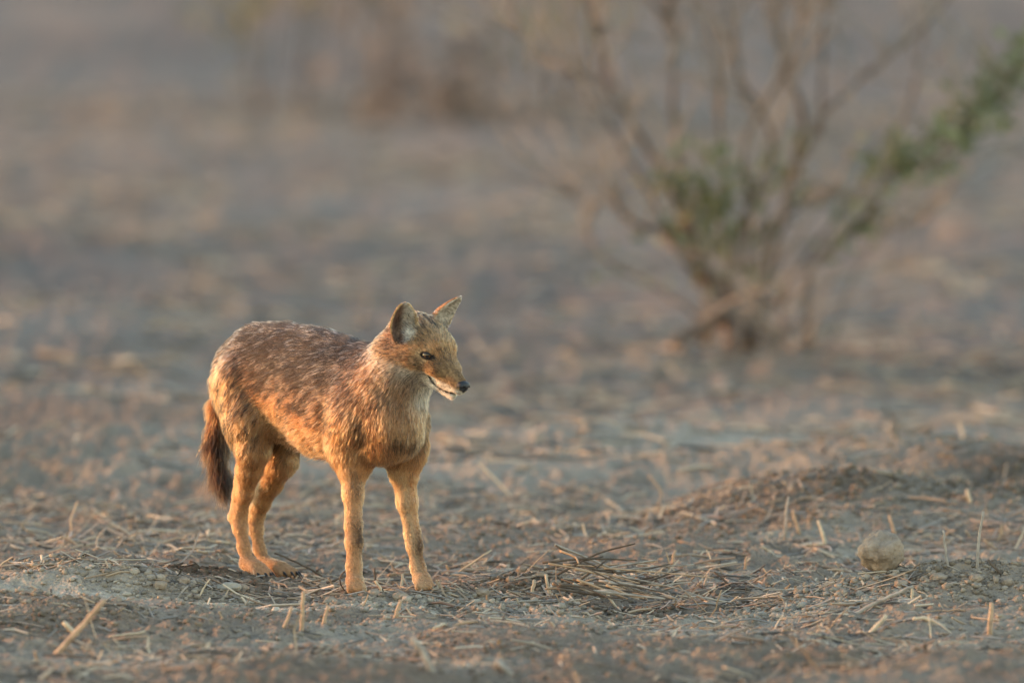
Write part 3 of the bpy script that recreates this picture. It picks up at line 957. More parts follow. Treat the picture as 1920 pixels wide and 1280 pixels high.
em = eye_material()
lid_mat = plain_mat('eyelid_skin', (.018, .014, .012), rough=.5, var=.3, scale=500)
ev, ef = ball(.0094, 32, 24)
for i, (c, s) in enumerate(zip(EYES, (1, -1))):
    o = obj('eye', mesh_np('eye', ev, ef), em, jackal)
    look = unit(HF * .72 + HR * s * .62 + HU * .05)
    o.location = Vector(c - ORG)
    o.rotation_euler = Vector(look).to_track_quat('X', 'Z').to_euler()
    # lids: a dark shell with an almond opening
    ln2, e1, e2 = EYEF[i]
    vs = []; NA = 40
    for k in range(7):
        for j in range(NA):
            an = 2 * math.pi * j / NA; ca, sa = math.cos(an), math.sin(an)
            A, B = .0088, (.0034 if sa > 0 else .0034)
            rr = 1 / (abs(ca / A) ** 1.6 + abs(sa / B) ** 1.6) ** (1 / 1.6)
            th0 = math.asin(min(rr / .0100, .93)); th = th0 + (1.20 - th0) * (max(k - 1, 0) / 5) ** 1.2
            R_ = .0094 if k == 0 else .0102 - .0010 * max(k - 2, 0) / 4
            vs.append(c + R_ * (ln2 * math.cos(th) + (e1 * ca + e2 * sa) * math.sin(th)))
    fs = [(k * NA + j, k * NA + (j + 1) % NA, k * NA + NA + (j + 1) % NA, k * NA + NA + j) for k in range(6) for j in range(NA)]
    lid = obj('eyelid', mesh_np('eyelid', np.array(vs) - ORG, fs), lid_mat, o)
    lid.matrix_parent_inverse = o.matrix_basis.inverted()

# nose from its own small field
nlo = H(.127, 0, -.022) - .022; nd_ = (np.array([.044] * 3) / .0011).astype(int) + 1
ng = np.stack(np.meshgrid(*[nlo[i] + np.arange(nd_[i]) * .0011 for i in range(3)], indexing='ij'), -1).reshape(-1, 3)
PR_keep = list(PR)
parts = [ell(H(.1265, 0, -.0205), (.0090, .0105, .0078), MH, 'nose'), ell(H(.1245, .0068, -.0225), (.0075, .0052, .0058), MH, 'nose'), ell(H(.1245, -.0068, -.0225), (.0075, .0052, .0058), MH, 'nose'), ell(H(.126, 0, -.028), (.006, .0035, .006), MH, 'nose')]
ndist = np.full(len(ng), 1.0)
for p in parts:
    d = pdist(p, ng); h = np.maximum(.005 - np.abs(ndist - d), 0) / .005; ndist = np.minimum(ndist, d) - h * h * .005 * .25
for s in (1, -1):
    for c, r_ in (((.1335, .0052 * s, -.0225), .0034), ((.1315, .0085 * s, -.0240), .0028), ((.128, .0112 * s, -.0250), .0024)):
        ndist = np.maximum(ndist, -(np.linalg.norm(ng - H(*c), axis=1) - r_))
ndist = np.maximum(ndist, -(np.linalg.norm(((ng - H(.1365, 0, -.026)) @ MH) / np.array([1, .30, 3.0]), axis=1) - .0024))
PR[:] = PR_keep
nv_, nf_ = surface_nets(ndist.reshape(nd_), nlo, .0011)
nose_mat = plain_mat('wet_nose', (.012, .011, .012), rough=.38, var=.3, scale=600, bump=.35, bump_scale=1400, spec=.5)
obj('nose', mesh_np('nose', nv_ - ORG, nf_), nose_mat, jackal)

claw_mat = plain_mat('claw', (.020, .016, .014), rough=.4, var=.3, scale=300)
for L_, tip, fws in ((RIGHT_HIND, (496, 1077, .196), (-.004, .004, .004, -.004)), (LEFT_HIND, (545, 1083, .225), (-.004, .004, .004, -.004)),
                     (RIGHT_FRONT, (667, 1101, -.118), (.004, .011, .011, .004)), (LEFT_FRONT, (795, 1097, -.062), (.004, .011, .011, .004))):
    w_ = P(*L_[-1][:3]); t_ = P(*tip)
    f = unit((t_ - w_) * np.array([1, 1, 0]) + (BF * .03 if fws[0] > 0 else 0)); r = unit(np.cross(f, (0, 0, 1)))
    for o_, fw in zip((-.0150, -.0053, .0053, .0150) if fws[0] < 0 else (), fws):
        b = np.array([t_[0], t_[1], .0085]) + r * o_ + f * (fw + .0045)
        ring = []
        for k in range(5):
            tt = k / 4; cc = b + f * (.0125 * tt) + np.array([0, 0, .002 - .0085 * tt * tt]); rr = .0030 * (1 - tt) ** .8 + .0003
            for j in range(6):
                an = j * math.pi / 3; ring.append(cc + r * rr * .75 * math.cos(an) + np.array([0, 0, 1]) * rr * math.sin(an))
        fs = [(k * 6 + j, k * 6 + (j + 1) % 6, k * 6 + 6 + (j + 1) % 6, k * 6 + 6 + j) for k in range(4) for j in range(6)]
        obj('claw', mesh_np('claw', np.array(ring) - ORG, fs), claw_mat, jackal)

wp = []; wr = np.random.default_rng(5)
for s in (1, -1):
    for k in range(7):
        root = H(.088 + .024 * wr.random(), s * (.0125 + .003 * wr.random()), -.028 - .006 * wr.random())
        d = unit(HF * wr.uniform(-.5, .35) + HR * s * 1.0 + HU * wr.uniform(-.45, .15)); Lw = wr.uniform(.025, .05)
        wp.append([root + d * Lw * t + dn * (.25 * Lw * t * t) for t in np.linspace(0, 1, 5)])
for k in range(7):
    root = H(.085 + .02 * wr.random(), wr.uniform(-.006, .006), -.052); d = unit(HF * .3 + dn + HR * wr.uniform(-.2, .2)); Lw = wr.uniform(.012, .026)
    wp.append([root + d * Lw * t for t in np.linspace(0, 1, 5)])
wp = np.array(wp)
wo = strands('whiskers', wp, np.tile(np.array([.05, .04, .035]), (len(wp) * 5, 1)), np.tile(np.array([.00014, .00013, .00011, .00008, .00003]), (len(wp), 1)), fur, jackal)

# ------------------------------------------------------------------ shrubs behind
def tube(path, radii, sides=6):
    """closed tapered tube along a polyline -> verts, quads"""
    path = np.asarray(path, float); n = len(path)
    tan = np.gradient(path, axis=0); tan = unit(tan)
    ref = np.array([.31, .87, .38])
    a = unit(np.cross(tan, ref)); b = np.cross(tan, a)
    an = np.arange(sides) * 2 * math.pi / sides
    v = path[:, None, :] + (a[:, None, :] * np.cos(an)[None, :, None] + b[:, None, :] * np.sin(an)[None, :, None]) * np.asarray(radii)[:, None, None]
    v = v.reshape(-1, 3)
    i = np.arange(n - 1)[:, None] * sides; j = np.arange(sides)[None, :]; k = (j + 1) % sides
    f = np.stack([i + j, i + k, i + k + sides, i + j + sides], -1).reshape(-1, 4)
    caps = []
    for base, flip in ((0, True), ((n - 1) * sides, False)):
        for m in range(1, sides - 1, 2):
            q = [base, base + m, base + m + 1, base + min(m + 2, sides - 1)]
            if q[3] == q[2]: q[3] = base
            caps.append(q[::-1] if flip else q)
    caps = [c for c in caps if len(set(c)) == 4]
    return v, np.concatenate([f, np.array(caps, int)]) if caps else f


def merge(parts):
    vs, fs, o = [], [], 0
    for v, f in parts:
        vs.append(v); fs.append(f + o); o += len(v)
    return np.concatenate(vs), np.concatenate(fs)


def smooth_path(pts, per=6):
    pts = np.asarray(pts, float); out = []
    ext = np.concatenate([[2 * pts[0] - pts[1]], pts, [2 * pts[-1] - pts[-2]]])
    for i in range(1, len(ext) - 2):
        p0, p1, p2, p3 = ext[i - 1:i + 3]
        for t in np.linspace(0, 1, per, endpoint=False):
            out.append(.5 * ((2 * p1) + (p2 - p0) * t + (2 * p0 - 5 * p1 + 4 * p2 - p3) * t * t + (3 * p1 - p0 - 3 * p2 + p3) * t ** 3))
    out.append(pts[-1])
    return np.array(out)


def PY(px, py, Y):
    d = ray(px, py); return d * (Y / d[1]) + np.array([0, 0, CAM_H])


bark = plain_mat('dry_bark', (.140, .102, .080), rough=.9, var=.35, scale=30, bump=.6, bump_scale=90)
twigm = plain_mat('dry_twig', (.28, .235, .20), rough=.9, var=.3, scale=30)


def leaf_mat(name, col):
    m, nt, b = new_mat(name)
    a = nt.nodes.new('ShaderNodeAttribute'); a.attribute_name = 'Col'
    nt.links.new(a.outputs['Color'], b.inputs['Base Color']); b.inputs['Roughness'].default_value = .6
    tr = nt.nodes.new('ShaderNodeBsdfTranslucent'); nt.links.new(a.outputs['Color'], tr.inputs['Color'])
    mx = nt.nodes.new('ShaderNodeMixShader'); mx.inputs[0].default_value = .3
    out = [n for n in nt.nodes if n.type == 'OUTPUT_MATERIAL'][0]
    nt.links.new(b.outputs[0], mx.inputs[1]); nt.links.new(tr.outputs[0], mx.inputs[2]); nt.links.new(mx.outputs[0], out.inputs['Surface'])
    return m


leafm = leaf_mat('green_leaf', None)


def leaves(name, centers, size, col, parent, org, r, spread):
    """leaf blades: folded six-vertex leaves round the given points"""
    n = len(centers)
    c = centers + r.normal(0, 1, (n, 3)) * spread
    d = unit(r.normal(0, 1, (n, 3)) + np.array([0, 0, .5])); s = unit(np.cross(d, r.normal(0, 1, (n, 3)))); nn = np.cross(d, s)
    L = size * (.6 + .8 * r.random(n))[:, None]; Wd = L * .28
    v = np.stack([c, c + d * L * .35 + s * Wd + nn * L * .08, c + d * L * .75 + s * Wd * .7 + nn * L * .08, c + d * L - nn * L * .05, c + d * L * .75 - s * Wd * .7 + nn * L * .08, c + d * L * .35 - s * Wd + nn * L * .08], 1).reshape(-1, 3)
    b = np.arange(n)[:, None] * 6
    f = np.concatenate([b + np.array([0, 1, 2, 3]), b + np.array([0, 3, 4, 5])])
    me = mesh_np(name, v - org, f, False)
    cc = np.asarray(col)[None] * (.6 + .8 * r.random(n))[:, None] * np.array([1, 1, 1]) + np.array([.05, .02, 0]) * r.random(n)[:, None]
    color_attr(me, 'Col', np.repeat(cc, 6, 0))
    return obj(name, me, leafm, parent)


def twigs_from(path, r0, r, n, lmin, lmax, up=.6, side=.8):
    out = []
    for _ in range(n):
        i = int(r.integers(1, len(path) - 1)); p = path[i]
        d = unit(path[min(i + 1, len(path) - 1)] - path[i - 1]) * .7 + r.normal(0, side, 3) * np.array([1, 1, .6]) + np.array([0, 0, up]); d = unit(d)
        L = r.uniform(lmin, lmax); q = [p]
        for k in range(5):
            d = unit(d + r.normal(0, .16, 3) + np.array([0, 0, .03])); q.append(q[-1] + d * L / 5)
        out.append((np.array(q), r0 * r.uniform(.5, 1)))
    return out


# the near shrub, right of the jackal
YS = float(GG(1385, 668)[1])
SB = PY(1385, 645, YS); SB[2] = float(ground_h(SB[:1], SB[1:2])[0])
shrub = bpy.data.objects.new('dry_shrub', None); COL.objects.link(shrub); shrub.location = Vector(SB)
tag(shrub, 'sparse dry shrub with bare brown stems and few green leaves behind the jackal', 'shrub')
sr = np.random.default_rng(21)
STEMS = [   # pixels along each stem, depth offsets follow, thickness
    ([(1350, 610), (1310, 525), (1277, 481), (1239, 438), (1206, 432), (1163, 399), (1146, 361)], -.10, .020),
    ([(1360, 600), (1310, 490), (1277, 416), (1250, 328), (1223, 284), (1190, 213), (1163, 164), (1157, 82), (1135, 16), (1115, -80)], .06, .017),
    ([(1190, 213), (1173, 186), (1135, 170), (1080, 159), (1050, 150)], .05, .009),
    ([(1375, 600), (1330, 500), (1290, 400), (1266, 246), (1261, 137), (1250, 55), (1245, -60)], .16, .015),
    ([(1375, 610), (1362, 500), (1395, 390), (1437, 283), (1420, 191), (1381, 126), (1365, 55), (1350, -60)], -.05, .014),
    ([(1405, 610), (1435, 480), (1474, 330), (1492, 208), (1457, 142), (1435, 55), (1425, -10), (1430, -110)], .10, .017),
    ([(1415, 600), (1460, 430), (1520, 275), (1551, 213), (1627, 148), (1666, 109), (1753, 44), (1800, -40)], .02, .012),
    ([(1535, 250), (1546, 110), (1551, 27), (1560, -70)], .04, .010),
    ([(1512, 655), (1512, 591), (1512, 503), (1545, 454), (1600, 416), (1644, 377), (1666, 328), (1720, 300), (1775, 273), (1830, 230), (1884, 170), (1930, 100)], -.15, .016),
    ([(1410, 600), (1436, 470), (1452, 427), (1518, 377), (1600, 339)], -.20, .010),
    ([(1340, 620), (1240, 540), (1130, 476), (1102, 394), (1064, 334)], .20, .008),
    ([(1330, 560), (1200, 330), (1080, 142), (1031, 98), (998, 55), (933, 44)], .25, .009),
    ([(1380, 600), (1350, 420), (1350, 260), (1345, 120), (1330, -50)], .2, .012),
    ([(1390, 600), (1400, 420), (1395, 260), (1470, 120), (1500, -50)], -.12, .011),
    ([(1420, 610), (1460, 560), (1480, 640)], -.25, .014), ([(1400, 590), (1340, 600), (1265, 655)], -.22, .028), ([(1400, 590), (1420, 610), (1425, 650)], -.1, .030), ([(1390, 570), (1370, 610), (1360, 655)], -.15, .034),
    ([(1370, 580), (1330, 610), (1310, 655)], .05, .026), ([(1395, 560), (1395, 600), (1395, 660)], .0, .040), ([(1360, 585), (1430, 620), (1470, 655)], -.3, .012),
    ([(1560, 640), (1600, 520), (1660, 440), (1720, 420)], .3, .007), ([(1420, 600), (1560, 420), (1640, 330), (1690, 200), (1720, 60), (1730, -50)], .3, .009),
]
allp = []; main_paths = []
for k, (pix, dep, rad) in enumerate(STEMS):
    n = len(pix); q = []
    for i, (a, b) in enumerate(pix):
        t = i / (n - 1)
        q.append(PY(a, b, YS + dep * t + sr.normal(0, .02)))
    q = smooth_path(q, 5)
    q[:, :] += np.cumsum(sr.normal(0, .0025, q.shape), 0)
    main_paths.append((q, rad))
    rr = rad * (.60 if rad < .026 else 1.05) * np.linspace(1.0, .40, len(q)) * (.9 + .2 * sr.random(len(q)))
    me = mesh_np('stem', *tube(q - SB, rr, 7))
    obj('stem', me, bark, shrub)
tw = []
for q, rad in main_paths:
    if rad < .026: tw += twigs_from(q[len(q) // 2:], .0046, sr, 11, .12, .50)
for base in range(7):
    p0 = SB + np.array([sr.normal(0, .10), sr.normal(0, .10), .02]); d = unit(np.array([sr.normal(0, .35), sr.normal(0, .35), 1])); L = sr.uniform(.4, 1.15)
    q = [p0]
    for k in range(6):
        d = unit(d + sr.normal(0, .12, 3)); q.append(q[-1] + d * L / 6)
    tw.append((np.array(q), sr.uniform(.003, .006)))
sub = []
for q, r0 in tw: sub += twigs_from(q, r0 * .65, sr, 3, .06, .22)
parts = [tube(q - SB, r0 * np.linspace(1, .35, len(q)), 4) for q, r0 in tw + sub]
o = obj('twigs', mesh_np('twigs', *merge(parts)), twigm, shrub); o['kind'] = 'stuff'
# green leaves: along the right bough and in the heart of the shrub
cen = []
bough = main_paths[8][0]
for i, q in enumerate(bough):
    t = i / (len(bough) - 1)
    if t > .33: cen += [q + np.array([0, 0, .01])] * int(2 + 8 * abs(math.sin(t * 13.0)) ** 2)
for a, b, c in ((1790, 240, 34), (1830, 205, 24), (1690, 330, 28), (1670, 290, 14), (1775, 270, 22), (1570, 440, 10), (1870, 182, 26), (1905, 140, 26), (1935, 105, 20)): cen += [PY(a, b, YS - .12)] * c
leaves('foliage', np.array(cen)[sr.random(len(cen)) < .85], .030, (.165, .195, .100), shrub, SB, sr, .030)
cen = []
for a, b, c in ((1275, 345, 45), (1300, 390, 55), (1330, 430, 55), (1350, 350, 35), (1330, 470, 45), (1380, 480, 45), (1440, 345, 22), (1470, 330, 40), (1420, 370, 20), (1180, 495, 10), (1350, 420, 40), (1310, 330, 25), (1400, 510, 20)):
    cen += [PY(a, b, YS + sr.uniform(-.1, .1))] * c
leaves('foliage', np.array(cen)[sr.random(len(cen)) < .85], .028, (.135, .165, .085), shrub, SB, sr, .045)


# far shrubs, well out of focus
def far_shrub(px, py, label, width, height, nst, seed, leafn, leafc, dens=1.0, lean=0.0):
    r = np.random.default_rng(seed)
    org = GG(px, py)
    root = bpy.data.objects.new('distant_shrub', None); COL.objects.link(root); root.location = Vector(org)
    tag(root, label, 'shrub', 'shrubs far behind the jackal')
    paths = []
    for k in range(nst):
        an = r.uniform(0, 2 * math.pi); rad = r.random() ** .5
        tgt = np.array([math.cos(an) * rad * width + lean, math.sin(an) * rad * width, height * (1 - .35 * rad * rad) * r.uniform(.7, 1)])
        p0 = np.array([math.cos(an) * rad * width * .7, math.sin(an) * rad * width * .7, -.02])
        q = np.array([p0 * (1 - t) + tgt * t + np.array([0, 0, 1]) * height * .12 * math.sin(math.pi * t) for t in np.linspace(0, 1, 7)]) + r.normal(0, .025, (7, 3))
        paths.append(q)
        obj('stem', mesh_np('stem', *tube(q, r.uniform(.003, .007) * np.linspace(1, .4, 7), 6)), bark, root)
    tw = []
    for q in paths: tw += twigs_from(q, .006, r, int(14 * dens), .2 if height > .5 else .06, .5 if height > .5 else .14)
    o = obj('twigs', mesh_np('twigs', *merge([tube(q, r0 * np.linspace(1, .4, len(q)), 4) for q, r0 in tw])), twigm, root); o['kind'] = 'stuff'
    if leafn:
        c = np.array([tw[int(r.integers(len(tw)))][0][int(r.integers(1, 6))] for _ in range(leafn)])
        leaves('foliage', c, .05, leafc, root, np.zeros(3), r, .05)


far_shrub(815, 225, 'low dense dark shrub, a brown blur at the top centre', .26, .17, 12, 3, 170, (.15, .128, .120), .3)
far_shrub(700, 190, 'tall sparse leafless shrub blurred just behind the dark shrub', .22, 1.2, 9, 8, 200, (.16, .125, .105), .6)
far_shrub(525, 215, 'thin olive green shrub blurred left of the dark shrub', .16, 1.0, 5, 4, 420, (.20, .19, .075), .35)
far_shrub(1010, 215, 'low yellowish green shrub blurred right of the dark shrub', .22, 1.0, 6, 5, 420, (.19, .18, .09), .35)

# ------------------------------------------------------------------ litter: straw, twigs, clods, crumbs
lr = np.random.default_rng(99)
straw_mats = [plain_mat('straw_pale', (.56, .43, .29), rough=.6, var=.3, scale=60, bump=.4, bump_scale=120, spec=.4),
              plain_mat('straw_tan', (.44, .29, .18), rough=.65, var=.35, scale=60, bump=.4, bump_scale=120),
              plain_mat('straw_grey', (.36, .305, .25), rough=.75, var=.35, scale=60, bump=.4, bump_scale=120)]
clod_mat = plain_mat('soil_clod', (.31, .24, .178), rough=.95, var=.3, scale=60, bump=1.0, bump_scale=160, spec=.15)
crust_mat = plain_mat('pale_clod', (.36, .32, .26), rough=.95, var=.25, scale=60, bump=1.0, bump_scale=160, spec=.15)
dark_twig = plain_mat('dark_twig', (.115, .085, .062), rough=.8, var=.35, scale=60, bump=.5, bump_scale=140)


def gz(x, y):
    return float(ground_h(np.array([x]), np.array([y]))[0])


# ---- uncountable: a mat of small straw bits
def straw_mass(n, xlo, xhi, ylo, yhi, lmin, lmax, rmin, rmax, thr, seed, up=.10, ypow=1.0):
    r = np.random.default_rng(seed)
    x = r.uniform(xlo, xhi, n * 3); y = ylo + (yhi - ylo) * r.random(n * 3) ** ypow
    x = x * (y / 28.0)
    den = noise2(x, y, 2.1, 71) * .55 + noise2(x, y, 6.5, 72) * .45
    bare = np.zeros_like(x)
    for px, py, sx, sy in ((110, 1095, .22, .10), (560, 1130, .16, .05), (375, 1092, .13, .07), (640, 1135, .12, .05), (1730, 985, .42, .28), (1890, 930, .42, .35), (1480, 975, .24, .16), (900, 1128, .10, .04)):
        g = G(px, py); bare = np.maximum(bare, np.exp(-((x - g[0]) / sx) ** 2 - ((y - g[1]) / sy) ** 2))
    ok = (r.random(n * 3) < (sstep(thr - .10, thr + .10, den) * .95 + .06) * np.where((y < 27.85) & (y > 26.9), .38, 1)) & (r.random(n * 3) > bare * .96)
    x, y = x[ok][:n], y[ok][:n]; n = len(x)
    L = lmin + (lmax - lmin) * r.random(n) ** 2.2; rad = r.uniform(rmin, rmax, n)
    az = r.normal(0, .75, n) + (r.random(n) < .5) * math.pi
    el = np.abs(r.normal(0, up, n)); st = r.random(n) < .007; el[st] = r.uniform(.5, 1.45, st.sum())
    d = np.stack([np.cos(az) * np.cos(el), np.sin(az) * np.cos(el), np.sin(el)], 1)
    z = ground_h(x, y)
    a = np.stack([x, y, z + rad * .4], 1)
    b = a + d * L[:, None]
    zb = ground_h(b[:, 0], b[:, 1])
    lay = ~st
    b[lay, 2] = np.maximum(zb[lay] + rad[lay] * .5 + np.abs(r.normal(0, .006, lay.sum())), b[lay, 2] * .35 + (zb[lay] + rad[lay]) * .65)
    m = (a + b) * .5 + r.normal(0, .06, (n, 3)) * L[:, None] * np.array([1, 1, .6]); zm = ground_h(m[:, 0], m[:, 1]); m[:, 2] = np.maximum(m[:, 2], zm + rad * .6)
    t = unit(b - a); s1 = unit(np.cross(t, np.array([0, 0, 1.0]))); s2 = np.cross(s1, t)
    flat = r.uniform(.35, 1, n)[:, None]
    rings = []
    for c, k in ((a, 1.0), (m, 1.0), (b, .8)):
        for an in range(4):
            rings.append(c + (s1 * math.cos(an * math.pi / 2) + s2 * math.sin(an * math.pi / 2) * flat) * rad[:, None] * k)
    v = np.stack(rings, 1).reshape(-1, 3)
    base = np.arange(n)[:, None] * 12
    f = []
    for k in (0, 4):
        for j in range(4): f.append(np.array([k + j, k + (j + 1) % 4, k + 4 + (j + 1) % 4, k + 4 + j]))
    f += [np.array([3, 2, 1, 0]), np.array([8, 9, 10, 11])]
    F = np.concatenate([base + q for q in f])
    pal = np.array([[.53, .42, .30], [.40, .285, .185], [.29, .25, .21], [.33, .22, .145], [.10, .08, .062]])
    c = pal[r.choice(5, n, p=[.20, .26, .26, .13, .15])] * (.75 + .5 * r.random(n))[:, None]
    return v, F, np.repeat(c, 12, 0)


strawm = attr_mat('straw_bits', rough=.65, spec=.3, bump=.3, bump_scale=300)
for nm, lab, args in (('straw_litter', 'short dry straw bits matted over the soil round the jackal', (22000, -1.7, 1.7, 26.2, 30.4, .008, .085, .0007, .0027, .52, 1)),
                      ('straw_litter', 'blurred dry straw strewn over the plain behind the jackal', (15500, -1.7, 1.7, 30.4, 46, .03, .12, .0015, .0042, .52, 2))):
    v, F, c = straw_mass(*args)
    me = mesh_np(nm, v, F, False); color_attr(me, 'Col', c)
    tag(obj(nm, me, strawm), lab, 'straw', kind='stuff')

# ---- crumbs of soil
ICO = None


def ico():
    t = (1 + 5 ** .5) / 2
    v = unit(np.array([(-1, t, 0), (1, t, 0), (-1, -t, 0), (1, -t, 0), (0, -1, t), (0, 1, t), (0, -1, -t), (0, 1, -t), (t, 0, -1), (t, 0, 1), (-t, 0, -1), (-t, 0, 1)], float))
    f = np.array([(0, 11, 5), (0, 5, 1), (0, 1, 7), (0, 7, 10), (0, 10, 11), (1, 5, 9), (5, 11, 4), (11, 10, 2), (10, 7, 6), (7, 1, 8), (3, 9, 4), (3, 4, 2), (3, 2, 6), (3, 6, 8), (3, 8, 9), (4, 9, 5), (2, 4, 11), (6, 2, 10), (8, 6, 7), (9, 8, 1)])
    return v, f


def crumbs(n, seed, smin, smax, spots=None, ylo=26.2, yhi=30.0):
    r = np.random.default_rng(seed)
    if spots is None:
        x = r.uniform(-1.5, 1.5, n * 2); y = r.uniform(ylo, yhi, n * 2)
        ok = r.random(n * 2) < sstep(.38, .62, noise2(x, y, 2.7, 81) * .6 + noise2(x, y, 9, 82) * .4) + .06
        x, y = x[ok][:n], y[ok][:n]
    else:
        xs, ys = [], []
        for px, py, sx, sy, k in spots:
            g = G(px, py); xs.append(r.normal(g[0], sx, k)); ys.append(r.normal(g[1], sy, k))
        x = np.concatenate(xs); y = np.concatenate(ys)
    n = len(x)
    s = smin + (smax - smin) * r.random(n) ** 3.6
    v0, f0 = ico()
    v = v0[None] * (1 + r.normal(0, .26, (n, 12, 1))) * np.stack([r.uniform(.8, 1.3, n), r.uniform(.8, 1.3, n), r.uniform(.55, .95, n)], 1)[:, None, :] * s[:, None, None]
    an = r.uniform(0, 6.28, n); ca, sa = np.cos(an)[:, None], np.sin(an)[:, None]
    v = np.stack([v[..., 0] * ca - v[..., 1] * sa, v[..., 0] * sa + v[..., 1] * ca, v[..., 2]], -1)
    v += np.stack([x, y, ground_h(x, y) + s * .25], 1)[:, None, :]
    F = (np.arange(n)[:, None, None] * 12 + f0[None]).reshape(-1, 3)
    c = soil_col(x, y) * (.65 + .7 * r.random(n))[:, None]
    return v.reshape(-1, 3), F, np.repeat(c, 12, 0)


crumbm = attr_mat('soil_crumbs', rough=.95, spec=.08, bump=1.0, bump_scale=420, dist=.003)
for lab, args in (('fine soil crumbs scattered over the plain', dict(n=29000, seed=5, smin=.0010, smax=.0065)),
                  ('loose soil crumbs heaped round the paws and the twig heap', dict(n=0, seed=6, smin=.0015, smax=.0075,
                   spots=[(365, 1092, .085, .055, 3200), (470, 1102, .07, .03, 700), (1000, 1090, .07, .06, 1300), (930, 1118, .12, .05, 900), (1820, 1105, .20, .08, 2200), (1560, 1118, .25, .07, 2000), (1300, 1128, .15, .05, 900),
                          (60, 1150, .14, .12, 1300), (760, 1112, .10, .04, 500), (1740, 985, .35, .22, 2600), (1890, 930, .3, .3, 1500), (620, 1128, .14, .03, 900), (300, 1110, .10, .05, 900)]))):
    v, F, c = crumbs(**args)
    me = mesh_np('soil_crumbs', v, F, True); color_attr(me, 'Col', c)
    tag(obj('soil_crumbs', me, crumbm), lab, 'soil', kind='stuff')


# ---- clods one can pick out
def clod(name, px, py, size, label, mat, seed, squash=(1, 1, .8), group=None, sink=.25):
    r = np.random.default_rng(seed)
    v, f = ball(1.0, 26, 18)
    n = noise3(v + seed * 3.1, 1.6, 91) - .5; n2 = noise3(v + seed, 4.2, 92) - .5; n3 = noise3(v + seed, 10.0, 93) - .5
    v = v * (1 + n * .32 + n2 * .24 + n3 * .13)[:, None] * np.array(squash) * size
    g = GG(px, py); y = g[1]; z = g[2]
    o = obj(name, mesh_np(name, v, f), mat)
    o.location = (g[0], y, z + size * squash[2] * (1 - 2 * sink) * .9)
    tag(o, label, 'clod', group)
    return o


clod('round_clod', 1656, 1070, .036, 'round pale brown clod lying among straw at the right', clod_mat, 3, (1.08, 1.0, .95), sink=.02)
clod('flat_clod', 428, 1106, .017, 'pale flat clod on the dark soil below the hind paws', crust_mat, 4, (1.25, .9, .5), sink=.2)
for i, (px, py, s) in enumerate(((300, 1112, .010), (345, 1100, .009), (455, 1112, .010), (520, 1118, .009), (980, 1072, .009), (960, 1092, .008), (1015, 1085, .010), (1040, 1100, .009), (905, 1128, .010), (1350, 1128, .009),
                                 (1420, 1122, .011), (1500, 1112, .010), (1580, 1120, .009), (1690, 1100, .010), (1760, 1095, .012), (1830, 1090, .011), (1890, 1100, .011), (1290, 1120, .008), (700, 1120, .010), (750, 1128, .011), (620, 1130, .009), (220, 1130, .008))):
    where = 'on the dark soil left of the hind paws' if px < 400 else 'just below the paws' if px < 800 else 'left of the twig heap' if px < 1100 else 'between twig heap and round clod' if px < 1600 else 'on the crumbly bank at the right'
    clod('soil_clod', px, py, s, 'small soil clod lying loose ' + where, clod_mat, 20 + i, (1.15, 1, .75), 'small clods strewn over the near ground')


# ---- stalks one can pick out
def stalk(name, pix, r0, label, mat, cat='stalk', dep=None, group=None, taper=.75, on_ground=True, lift=0.0):
    """pix: photograph pixels from the foot up; the foot stands on the ground"""
    g = GG(*pix[0]); Y = g[1]
    q = [g - np.array([0, 0, .004]) if on_ground else g + np.array([0, 0, lift])]
    for i, (a, b) in enumerate(pix[1:]):
        yy = Y + (dep[i] if dep else 0)
        q.append(PY(a, b, yy) + np.array([0, 0, lift if not on_ground else 0]))
    q = np.array(q); org = q[0].copy()
    sp = smooth_path(q, 5) if len(q) > 2 else np.array([q[0] * (1 - t) + q[1] * t for t in np.linspace(0, 1, 5)])
    sp = sp + lr.normal(0, .0006, sp.shape)
    o = obj(name, mesh_np(name, *tube(sp - org, r0 * np.linspace(1, taper, len(sp)) * (.93 + .14 * lr.random(len(sp))), 6)), mat)
    o.location = Vector(org)
    tag(o, label, cat, group)
    return o


S = straw_mats
stalk('upright_stalk', [(1832, 1068), (1834, 1020), (1843, 958)], .0026, 'tallest thin upright straw stalk at the far right', S[2])
stalk('upright_stalk', [(1778, 1072), (1774, 1040), (1768, 993)], .0024, 'shorter upright straw stalk left of the tallest one', S[2])
stalk('bent_twig', [(652, 1113), (638, 1092), (641, 1076), (652, 1068), (663, 1057)], .0014, 'thin bent dark twig arching before the right front paw', dark_twig, 'twig', [-.01, -.01, -.01, -.012])
stalk('straw_stick', [(102, 1226), (150, 1178), (197, 1124)], .0050, 'thick blurred straw stick slanting up in the left foreground', S[1])
stalk('straw_chunk', [(146, 1196), (118, 1166)], .0050, 'short pale sunlit straw chunk in the left foreground', S[0])
stalk('upright_stub', [(566, 1188), (567, 1150), (568, 1108)], .0036, 'upright reddish stub blurred below the hind paws', S[1])
stalk('upright_stub', [(530, 1180), (548, 1134)], .0030, 'leaning stub left of the upright reddish stub', S[1])
stalk('upright_stub', [(604, 1178), (615, 1134)], .0034, 'leaning stub right of the upright reddish stub', S[1])
stalk('upright_stub', [(738, 1164), (752, 1124)], .0034, 'short stub leaning right just below the front paws', S[1])
stalk('leaning_straw', [(1550, 1026), (1534, 975)], .0034, 'pale straw leaning left, nearest the round clod', S[0])
stalk('leaning_straw', [(1471, 1012), (1477, 930)], .0024, 'tall blurred straw standing in the right middle', S[2])
stalk('leaning_straw', [(1500, 1002), (1486, 955)], .0030, 'short straw leaning left beside the tall blurred straw', S[1])
stalk('leaning_straw', [(1680, 1005), (1667, 964)], .0030, 'blurred straw leaning left behind the round clod', S[1])
